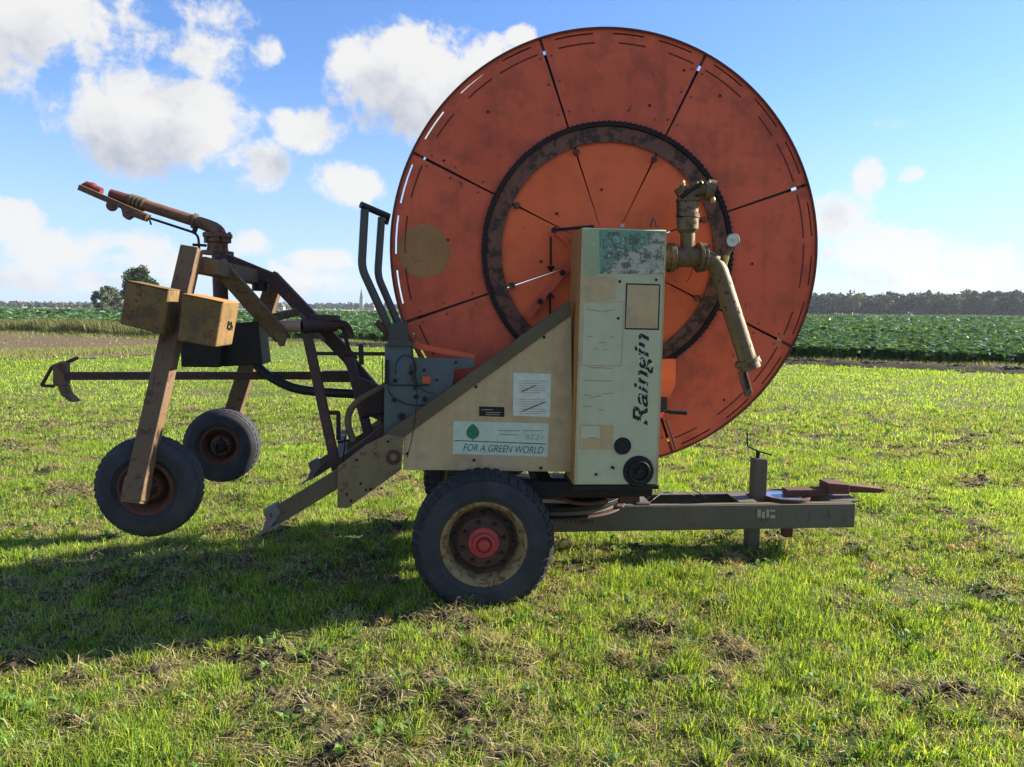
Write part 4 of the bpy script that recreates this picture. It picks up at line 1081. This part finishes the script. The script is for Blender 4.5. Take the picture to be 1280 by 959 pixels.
frame(hs_, 'sticker_outline', 'cream', [(729, 376.5), (781, 377), (777, 458), (726.5, 457.5)], 1.2, HW - .0042, HW - .0031)
frame(hs_, 'sticker_outline', 'cream', [(725, 531), (767, 531), (766, 562), (724, 562)], 1.5, HW - .0042, HW - .0031)
quad(hs_, 'cream_patch', 'cream', [(750, 532.5), (766, 532.5), (765.5, 560), (750, 560)], HW - .0046, HW - .0032)
quad(hs_, 'cream_patch', 'cream', [(727, 548), (749.8, 548), (749.8, 559.6), (727, 559.6)], HW - .0046, HW - .0032)
ws = MB(); rs_ = random.Random(12)
for (x0_, y0_, x1_, y1_) in ((733, 386, 752, 389), (753, 389.5, 768, 386.5), (733, 420, 742, 420), (762, 421, 768, 421), (748, 428, 757, 428), (741, 436, 748, 436), (755, 437, 759, 437), (735, 459, 766, 460), (729, 475, 766, 476), (737, 497, 752, 494), (752, 492, 766, 491), (729, 493, 738, 494), (735, 547, 746, 547), (728, 507, 740, 508), (748, 512, 755, 512)):
    ws.prism([L(*q_, HW - .0038) for q_ in ((x0_, y0_), (x1_, y1_), (x1_, y1_ + .9), (x0_, y0_ + .9))], HW - .0038, HW - .0031)
ws.build('worn_print', 'tan', hs_, 0)
text('Raingin', 'side_lettering', 'textblack', hs_, (809, 532), (811, 417), HW - .004, 18.5, shear=.35, bold=.016)
sc_ = MB()
for x, y in ((774.5, 352), (772.5, 398), (765, 584), (745, 593), (766.5, 585), (820, 350)):
    p = L(x, y, HW); sc_.disc((p.x, p.z), .008, HW - .008, HW, 10)
sc_.split('housing_screw', 'dark', hs_, 0)
p = L(778, 557.5, HW); MB().lathe((p.x, p.z), [(.001, HW - .004), (.044, HW - .004), (.049, HW - .010), (.051, HW - .001), (.001, HW - .001)], 32).build('round_port', 'ink', hs_, 0)
p = L(798, 589, HW); c_ = (p.x, p.z)
MB().lathe(c_, [(.001, HW - .012), (.045, HW - .012), (.05, HW - .03), (.062, HW - .032), (.068, HW - .014), (.086, HW - .014), (.092, HW - .004), (.092, HW - .001), (.001, HW - .001)], 40).build('shaft_port', 'black', hs_, 0)
MB().lathe(c_, [(.001, HW - .03), (.018, HW - .03), (.022, HW - .015), (.001, HW - .015)], 20).build('drive_shaft', 'dark', hs_, 0)
MB().box((HXL - .02, HW - .004, HB - .028), (HXR + .0, HW + .34, HB - .002)).build('housing_base', 'dark', hs_, .003)
MB().tube([L(778, 284, .2), L(778, 280, .2)], .012, 10).build('housing_knob', 'steel', hs_, 0)
MB().tube(arc(817, 284, 3.5, 10, 180, 0, .3), .006, 8).build('lifting_eye', 'olive', hs_, 0)

# --- orange gearbox bracket and levers
MB().pp([(820, 449), (845, 449), (845, 480), (836, 500), (820, 500)], .36, .42).build('gearbox_bracket', 'redin', mach, .003)
lv = MB(); lv.pp([(825, 497), (834, 497), (834, 513), (828, 515), (825, 510)], .30, .33)
lv.tube([L(826, 514, .3), L(856, 515.5, .3)], .010, 8); lv.tube([L(833, 525, .3), L(845, 562, .3)], .006, 8)
lv.split('shift_lever', 'dark', mach, 0)
MB().tube([L(836, 514.5, .3), L(858, 516, .3)], .014, 10).build('lever_grip', 'black', mach, 0)
p = L(828, 519, .3); MB().ball(p, .022).build('lever_knob', 'hubred', mach, 0)

# --- water inlet piping
VW = .26
vp = MB()
vp.tube([L(828, 322, VW), L(838, 322, VW)], pxlen(15, VW), 24); vp.tube([L(836, 322, VW), L(842, 322, VW)], pxlen(18, VW), 24)
vp.tube([L(842, 322, VW), L(872, 322, VW)], pxlen(12, VW), 24)
vp.tube([L(872, 322, VW), L(876, 322, VW)], pxlen(18.5, VW), 24); vp.tube([L(877.5, 322, VW), L(881, 322, VW)], pxlen(17.5, VW), 24)
inlet = vp.build('inlet_tee', 'bronze', mach, .001)
for s_ in (0,):
    bt = MB()
    for k in range(6):
        a = k * math.pi / 3; c0 = L(870, 322, VW) + Vector((0, math.cos(a), math.sin(a))) * pxlen(15, VW); c1 = L(884, 322, VW) + Vector((0, math.cos(a), math.sin(a))) * pxlen(15, VW)
        bt.tube([c0, c1], .009, 6)
        c0 = L(831, 322, VW) + Vector((0, math.cos(a), math.sin(a))) * pxlen(15, VW); c1 = L(846, 322, VW) + Vector((0, math.cos(a), math.sin(a))) * pxlen(15, VW); bt.tube([c0, c1], .009, 6)
    bt.split('flange_bolt', 'gun', inlet, 0)
MB().tube([L(880, 325, VW), L(895, 327, VW), L(936, 455, VW - .06)], pxlen(11.3, VW), 24, fil=.11).build('inlet_pipe', 'bronze', inlet, 0)
A = L(934, 449, VW - .06); B = L(938, 461, VW - .06); d_ = (B - A).normalized()
ce_ = MB().tube([A, A + d_ * .02], pxlen(15, VW), 24); ce_.tube([A + d_ * .02, A + d_ * .06], pxlen(13, VW), 24)
ce_.ball(L(947, 452, VW - .06), .022); ce_.ball(L(922, 457, VW - .06), .020); ce_.build('coupling_collar', 'bronze', inlet, 0)
MB().pp([(924, 460), (932, 458), (941, 490), (939, 496), (933, 496), (927, 480)], VW - .08, VW - .05).build('coupling_lever', 'gun', inlet, .004)
MB().pp([(929, 464), (932, 463), (937, 486), (934, 487)], VW - .086, VW - .081).build('lever_slot', 'dark', inlet, 0)
# riser valve
rv = MB()
def vt(y0, y1, r, x=859.5, x2=None): rv.tube([L(x, y0, VW), L(x2 or x, y1, VW)], [pxlen(r[0], VW), pxlen(r[1], VW)] if isinstance(r, tuple) else pxlen(r, VW), 22)
vt(318, 292, 9); vt(292, 287, (9, 13)); vt(287, 272, (13, 13.5)); vt(272, 267, 14.5, x2=860); vt(267, 262, 12.5, 860); vt(262, 252, 13, 860); vt(252, 249, 15, 860); vt(249, 242, 9, 860)
rv.build('riser_valve', 'bronze', inlet, .001)
el_ = MB().tube([L(860, 250, VW), L(863, 240, VW), L(876, 236, VW), L(890, 238, VW - .02)], pxlen(8.5, VW), 18, fil=.06)
el_.tube([L(883, 237, VW - .01), L(893, 239, VW - .02)], pxlen(12.5, VW), 22); el_.tube([L(853, 240, VW), L(849, 234, VW)], pxlen(8, VW), 16)
el_.tube([L(868, 236, VW), L(868, 228, VW)], pxlen(6, VW), 12); el_.build('valve_elbow', 'bronze', inlet, 0)
ca = MB(); ca.tube([L(850, 247, VW - .06), L(877, 229, VW - .06)], pxlen(2.4, VW), 8); ca.tube([L(851, 232, VW - .03), L(848, 240, VW), L(846, 262, VW - .03), L(848, 272, VW - .03)], pxlen(1, VW), 6, fil=.04)
ca.build('valve_lever', 'dark', inlet, 0)
sc_ = MB()
for q_ in ((853, 229), (876, 230), (886, 230), (891, 250)): sc_.ball(L(*q_, VW - .05), pxlen(3.2, VW), (1, .8, 1.3))
sc_.split('clamp_nut', 'brass', inlet, 0)
# gauge
g0 = L(916, 300.5, VW - .03); c_ = (g0.x, g0.z)
gb = MB().lathe(c_, [(.001, VW + .0), (.041, VW + .0), (.043, VW - .03), (.038, VW - .033), (.037, VW - .027), (.001, VW - .027)], 32).build('pressure_gauge', 'gun', mach, 0)
MB().disc(c_, .0365, VW - .0295, VW - .0275, 32).build('gauge_face', 'white', gb, 0)
nd_ = MB(); nd_.beam((c_[0] - .016, VW - .0305, c_[1] + .004), (c_[0] + .012, VW - .0305, c_[1] + .006), .003, .001); nd_.beam((c_[0] - .012, VW - .0305, c_[1] - .004), (c_[0] + .014, VW - .0305, c_[1] - .005), .004, .001)
nd_.build('gauge_marks', 'faint', gb, 0)
MB().tube([L(914, 309, VW - .01), L(909, 318, VW), L(905, 330, VW), L(897, 333, VW)], pxlen(3, VW), 10, fil=.02).build('gauge_stem', 'bronze', inlet, 0)
MB().tube([L(904, 334, VW - .02), L(908, 320, VW - .02)], pxlen(4, VW), 10).build('gauge_cock', 'brass', inlet, 0)
MB().tube(arc(850, 330, 16, 26, 300, 400, VW + .1), .002, 6).build('thin_wire', 'black', inlet, 0)
# wires lying in the drawbar
wr = MB(); wr.tube([L(808, 624, .84), L(820, 616, .86), L(850, 612, .95), L(868, 620, .95)], .003, 6, fil=.1); wr.tube([L(866, 612, .84), L(880, 620, .92), L(884, 624, .9)], .004, 6, fil=.05); wr.tube([L(812, 628, .80), L(830, 614, .9), L(845, 618, .95)], .004, 6, fil=.1)
wr.split('loose_wire', 'beam', mach, 0)

# --- rear lift frame of the machine (dark purple brown)
LB = 'brown'
def bm2(name, m, p0, p1, wpx, dp, parent=None, bev=.003):
    parent = parent or mach
    wm = wpx / F * (4.1 + (p0[2] + p1[2]) / 2)
    return MB().beam(L(*p0), L(*p1), wm, dp).build(name, m, parent, bev)
bm2('lift_strut', LB, (384, 418, .5), (421, 588, .42), 11, .05)
bm2('lift_strut', LB, (437, 447, .75), (462, 548, .6), 11, .06)
bm2('lift_strut', LB, (438, 452, .9), (478, 500, .7), 14, .06)
bm2('base_rail', LB, (424, 582, .40), (484, 536, .40), 14, .06)
MB().pp([(445, 470), (484, 486), (484, 530), (455, 518)], .60, .64).build('gusset_plate', LB, mach, .003)
bm2('cross_rail', LB, (428, 578, .45), (428, 578 - 36, 1.55), 12, .06)
bm2('lift_strut', LB, (409, 580, .5), (398, 590, .5), 8, .04)
MB().tube([L(484, 481, .45), L(440, 505, .42), L(433, 528, .40), L(442, 552, .38)], pxlen(4.2, .42), 12, fil=.10).build('bent_guard_tube', 'olive', mach, 0)
MB().tube([L(411, 516, .5), L(423, 516, .5), L(423, 550, .48)], pxlen(2.8, .5), 8, fil=.01).build('hook_bar', LB, mach, 0)
sp_ = MB().tube([L(430, 552, .35), L(433, 538, .35), L(428, 583, .33)], .004, 6); sp_.tube([L(478, 448, .5), L(478, 545, .45)], .003, 6)
sp_.tube([L(422, 553, .5), L(446, 549, .5)], .008, 6); sp_.tube([L(452, 522, .5), L(480, 516, .5)], .009, 6); sp_.split('latch_rod', 'dark', mach, 0)
bm2('stay_bar', LB, (393, 442, 1.0), (487, 442.5, .6), 4.5, .02)
bm2('stay_clamp', LB, (451, 430, .75), (452, 456, .75), 5, .05)

# ================================================================== round plate lying on the drawbar
pc = L(989, 616.5, .84); pr = .17
pl = thing('round_plate', 'round rusty plate with a pale blue centre lying on the drawbar', 'plate', (pc.x, .93, zt))
vring((pc.x, .93), zt + .004, zt + .014, .001, pr - .01, 48).build('dish', 'bluemet', pl, 0)
vring((pc.x, .93), zt + .003, zt + .024, pr - .022, pr, 48).build('outer_ring', 'rust', pl, .003)
vring((pc.x + .07, .93), zt + .0145, zt + .018, .001, .075, 32).build('rust_patch', 'rust', pl, 0)

# ================================================================== sprinkler cart hung on the lift
CW = -.34
c0 = L(180, 611.5, CW); c1 = L(276, 557.5, 1.54)
cart = thing('sprinkler_cart', 'brown wheeled sprinkler cart with weight boxes, lifted off the grass at the left end', 'sprinkler cart', (c0.x + .05, .92, 0))
r1 = pxlen(62, CW) ; r2 = 44.5 / F * (4.13 + 1.66)
wheel(cart, (c0.x, c0.z), CW, .15, r1, r1 * .50, 'cart')
wheel(cart, (c1.x, c1.z), 1.50, .15, 44.5 / F * 5.72, 22 / F * 5.72, 'cart')
def leg(p0, p1, wm, dpt, m='cart', name='cart_leg', par=None): return MB().beam(L(*p0), L(*p1), wm, dpt).build(name, m, par or cart, .004)
nleg = leg((167, 629, -.44), (240, 311, -.06), pxlen(21, -.2), .09)
leg((168, 626, -.436), (174, 597, -.40), pxlen(23, -.2), .098, 'cart', 'leg_sleeve')
MB().tube([Vector((c0.x, -.43, c0.z)), Vector((c0.x, -.2, c0.z))], .02, 10).build('wheel_axle', 'rust', cart, 0)
fleg = leg((281, 548, 1.72), (344, 352, 1.45), 18 / F * 5.8, .09)
MB().tube([(c1.x, 1.56, c1.z), (c1.x, 1.74, c1.z)], .02, 10).build('wheel_axle', 'rust', cart, 0)
leg((248, 331, -.03), (346, 353, 1.44), .085, .085, 'cart', 'cross_beam')
MB().pp([(247, 321), (267, 325), (267, 343), (247, 341)], -.02, .12).build('leg_bracket', 'cbox', cart, .003)
MB().tube([L(274, 315, .75), L(276, 375, .75)], pxlen(8.5, .75), 14).build('riser_tube', LB, cart, 0)
leg((276, 322, .8), (345, 350, .95), .075, .08, LB, 'pipe_arm')
leg((272, 330, .32), (352, 421, .60), pxlen(19, .5), .05, 'cart', 'brace_beam')
MB().pp([(336, 408), (358, 418), (354, 433), (349, 433)], .55, .59).build('brace_tip', 'cart', cart, .002)
leg((339, 345, .95), (441, 452, .85), .085, .07, LB, 'lift_arm')
MB().tube([L(325, 352, .9), L(325, 364, .9)], .05, 14).build('black_knob', 'black', cart, 0)
leg((338, 398, .7), (372, 390, .8), .05, .03, 'cart', 'side_link')
leg((374, 392, .66), (405, 426, .66), .022, .02, 'olive', 'side_link')
# horizontal pipe
MB().tube([L(348, 408, .62), L(377, 408, .62)], .036, 20, cap=False).build('pipe_end', 'pinkpipe', cart, 0)
MB().tube([L(349, 408, .625), L(352, 408, .625)], .031, 20).build('pipe_bore', 'ink', cart, 0)
MB().tube([L(377, 408.5, .62), L(420, 406, .72)], .044, 20).build('hose_pipe', LB, cart, 0)
MB().pp([(385, 393), (421, 394.5), (421, 401), (385, 402)], .66, .80).build('top_plate', LB, cart, .002)
hk = MB().tube([L(420, 405, .72), L(433, 407, .75), L(437, 420, .75)], .03, 12, fil=.03); hk.tube([L(429, 412, .74), L(437, 440, .76)], .013, 8); hk.build('hose_coupling', LB, cart, 0)
MB().tube([L(313, 438, .9), L(322, 460, .9), L(346, 477, .88), L(376, 489, .86), L(450, 493, .82)], 5.4 / F * 5.1, 16, fil=.22).build('feed_hose', 'hose', cart, 0)
# long ground bar and its anchor
leg((82, 470, .92), (408, 469.5, .92), .050, .05, LB, 'ground_bar')
leg((404, 470.5, .92), (448, 470.5, .90), .072, .07, LB, 'bar_sleeve')
MB().pp([(65.5, 456), (76, 452), (82, 455), (82, 482), (69, 483), (66, 481)], .90, .96).build('anchor_block', 'cart', cart, .003)
an = MB().tube([L(52, 482, .92), L(66, 457, .92), L(80, 455, .94), L(97, 447, 1.0)], .012, 8, fil=.03); an.tube([L(52, 482, .92), L(68, 483, .92)], .010, 8); an.split('anchor_rod', LB, cart, 0)
MB().pp([(71, 482), (80, 483), (83, 492), (94, 503), (86, 502), (76, 494)], .89, .97).build('anchor_blade', 'cart', cart, .003)
# weight boxes
def wbox(pts, w0, w1, m='cbox', nm='weight_box', tilt=0, lab=None):
    q_ = [L(x, y, w0) for x, y in pts]
    o = MB().prism(q_, w0, w1).build(nm, m, cart, .008, lab)
    c_ = sum(q_, Vector()) / 4
    in_ = [c_ + (v - c_) * .93 for v in q_]
    return o
wb1 = wbox([(158, 351.5), (212, 363), (204, 418.5), (149, 405)], -.38, -.24)
wb2 = wbox([(228, 367.5), (280, 378), (270, 434.5), (221, 426)], -.40, -.14)
MB().prism([L(*q_, -.40) for q_ in ((229, 366.6), (280, 377.2), (280, 378.5), (229, 367.9))], -.405, -.135).build('box_lid', 'tan', wb2, .002)
MB().prism([L(*q_, -.38) for q_ in ((160, 350.6), (211.5, 361.5), (211.5, 363.2), (160, 352.3))], -.385, -.235).build('box_lid', 'cbox', wb1, .002)
wbox([(224.5, 424), (276, 426), (275, 459.5), (226, 459)], .42, .58, 'dark', lab='weight box with shade put into its dark colour')  # this pair is coloured near black to stand for shade; the others are ochre
wbox([(277, 405), (322, 402), (328, 456), (278, 458.5)], .50, .72, 'dark', lab='weight box with shade put into its dark colour')
# number on the end of the box
pA = L(280, 378, -.40); pB = L(270, 434.5, -.40)
nm = MB(); dz = (pB - pA); ex = Vector((0, 1, 0)); base_ = pA + dz * .30 + Vector((.004, 0, 0)) 
def seg(a, b, t=.012):
    P = lambda s_, v: pA + dz * v + ex * s_ + Vector((.0035, 0, 0))
    nm.beam(P(*a), P(*b), t, .003, Vector((1, 0, 0)))
for a, b in (((.12, .44), (.12, .60)), ((.12, .44), (.15, .50)), ((.17, .44), (.17, .52)), ((.17, .52), (.20, .56)), ((.20, .56), (.17, .60)), ((.14, .60), (.20, .60))): seg(a, b)
nm.build('box_number', 'ink', wb2, 0)
MB().tube([L(217, 424, .2), L(222, 418, .4)], .02, 8).build('box_bolt', 'dark', cart, 0)

# ================================================================== sprinkler gun on top
SG = .92
gun = thing('sprinkler_gun', 'rusty water gun sprinkler with long barrel pointing up left on top of the cart', 'sprinkler', (L(273, 318, SG).x, SG, L(273, 318, SG).z))
mb = MB()
for y0, y1, r in ((319, 314, 18), (314, 311, 12), (311, 303, 11.5), (303, 300.5, 15), (300.5, 297, 14), (297, 292, 16.5)):
    mb.tube([L(272, y0, SG), L(272, y1, SG)], r / F * 5.05, 24)
body = mb.build('gun_base', 'gun', gun, .001)
MB().tube([L(273, 294, SG), L(271, 288, SG), L(258, 281, SG), L(180, 256, SG)], [.050, .036], 20, fil=.06).build('gun_barrel', 'gun', gun, 0)
mb = MB()
for x, y in ((245, 276.9), (181, 256.3), (176, 254.7), (171, 253.1), (166, 251.6)):
    a_ = L(x, y, SG); b_ = L(x - 3, y - .95, SG); mb.tube([a_, b_], .044 if x < 200 else .05, 18)
mb.split('nozzle_ring', 'bronze', gun, 0)
MB().tube([L(164, 251, SG), L(138, 242.5, SG)], [.036, .032], 16).build('nozzle', 'rim', gun, 0)
MB().beam(L(186, 272, SG - .05), L(100, 234.5, SG - .05), .036, .05).build('drive_arm', 'cart', gun, .003)
MB().tube([L(107, 232, SG), L(127, 240, SG)], [.030, .026], 14).build('deflector', 'gunred', gun, 0)
mb = MB(); mb.ball(L(112, 232.5, SG), .034, (1.5, 1, .7)); mb.build('red_cap', 'gunred', gun, 0)
mb = MB(); mb.tube([L(140, 257.5, SG - .07), L(140, 257.5, SG + .02)], .034, 16); mb.build('balance_roller', 'gun', gun, 0)
mb = MB(); mb.prism([L(*q_, SG - .06) for q_ in ((152, 258), (170, 266), (186, 268), (182, 277), (166, 271), (160, 275), (155, 271))], SG - .08, SG - .03); mb.build('counterweight', 'gun', gun, .003)
mb = MB(); mb.tube([L(188, 273, SG - .05), L(243, 291, SG - .05), L(248, 296, SG - .05), L(249, 312, SG - .05)], .008, 8, fil=.03)
mb.tube([L(241, 306, SG - .05), L(258, 307, SG - .05)], .009, 8); mb.tube([L(186, 272, SG - .06), L(189, 281, SG - .06)], .006, 6)
mb.tube([L(245, 284, SG - .04), L(242, 292, SG - .05)], .016, 8); mb.build('control_rod', 'dark', gun, 0)
mb = MB()
for k in range(6):
    a = k * math.pi / 3; q_ = L(272, 300, SG) + Vector((math.cos(a) * .076, math.sin(a) * .076, -.02)); mb.tube([q_, q_ + Vector((0, 0, .07))], .010, 6)
mb.split('flange_bolt', 'dark', gun, 0)
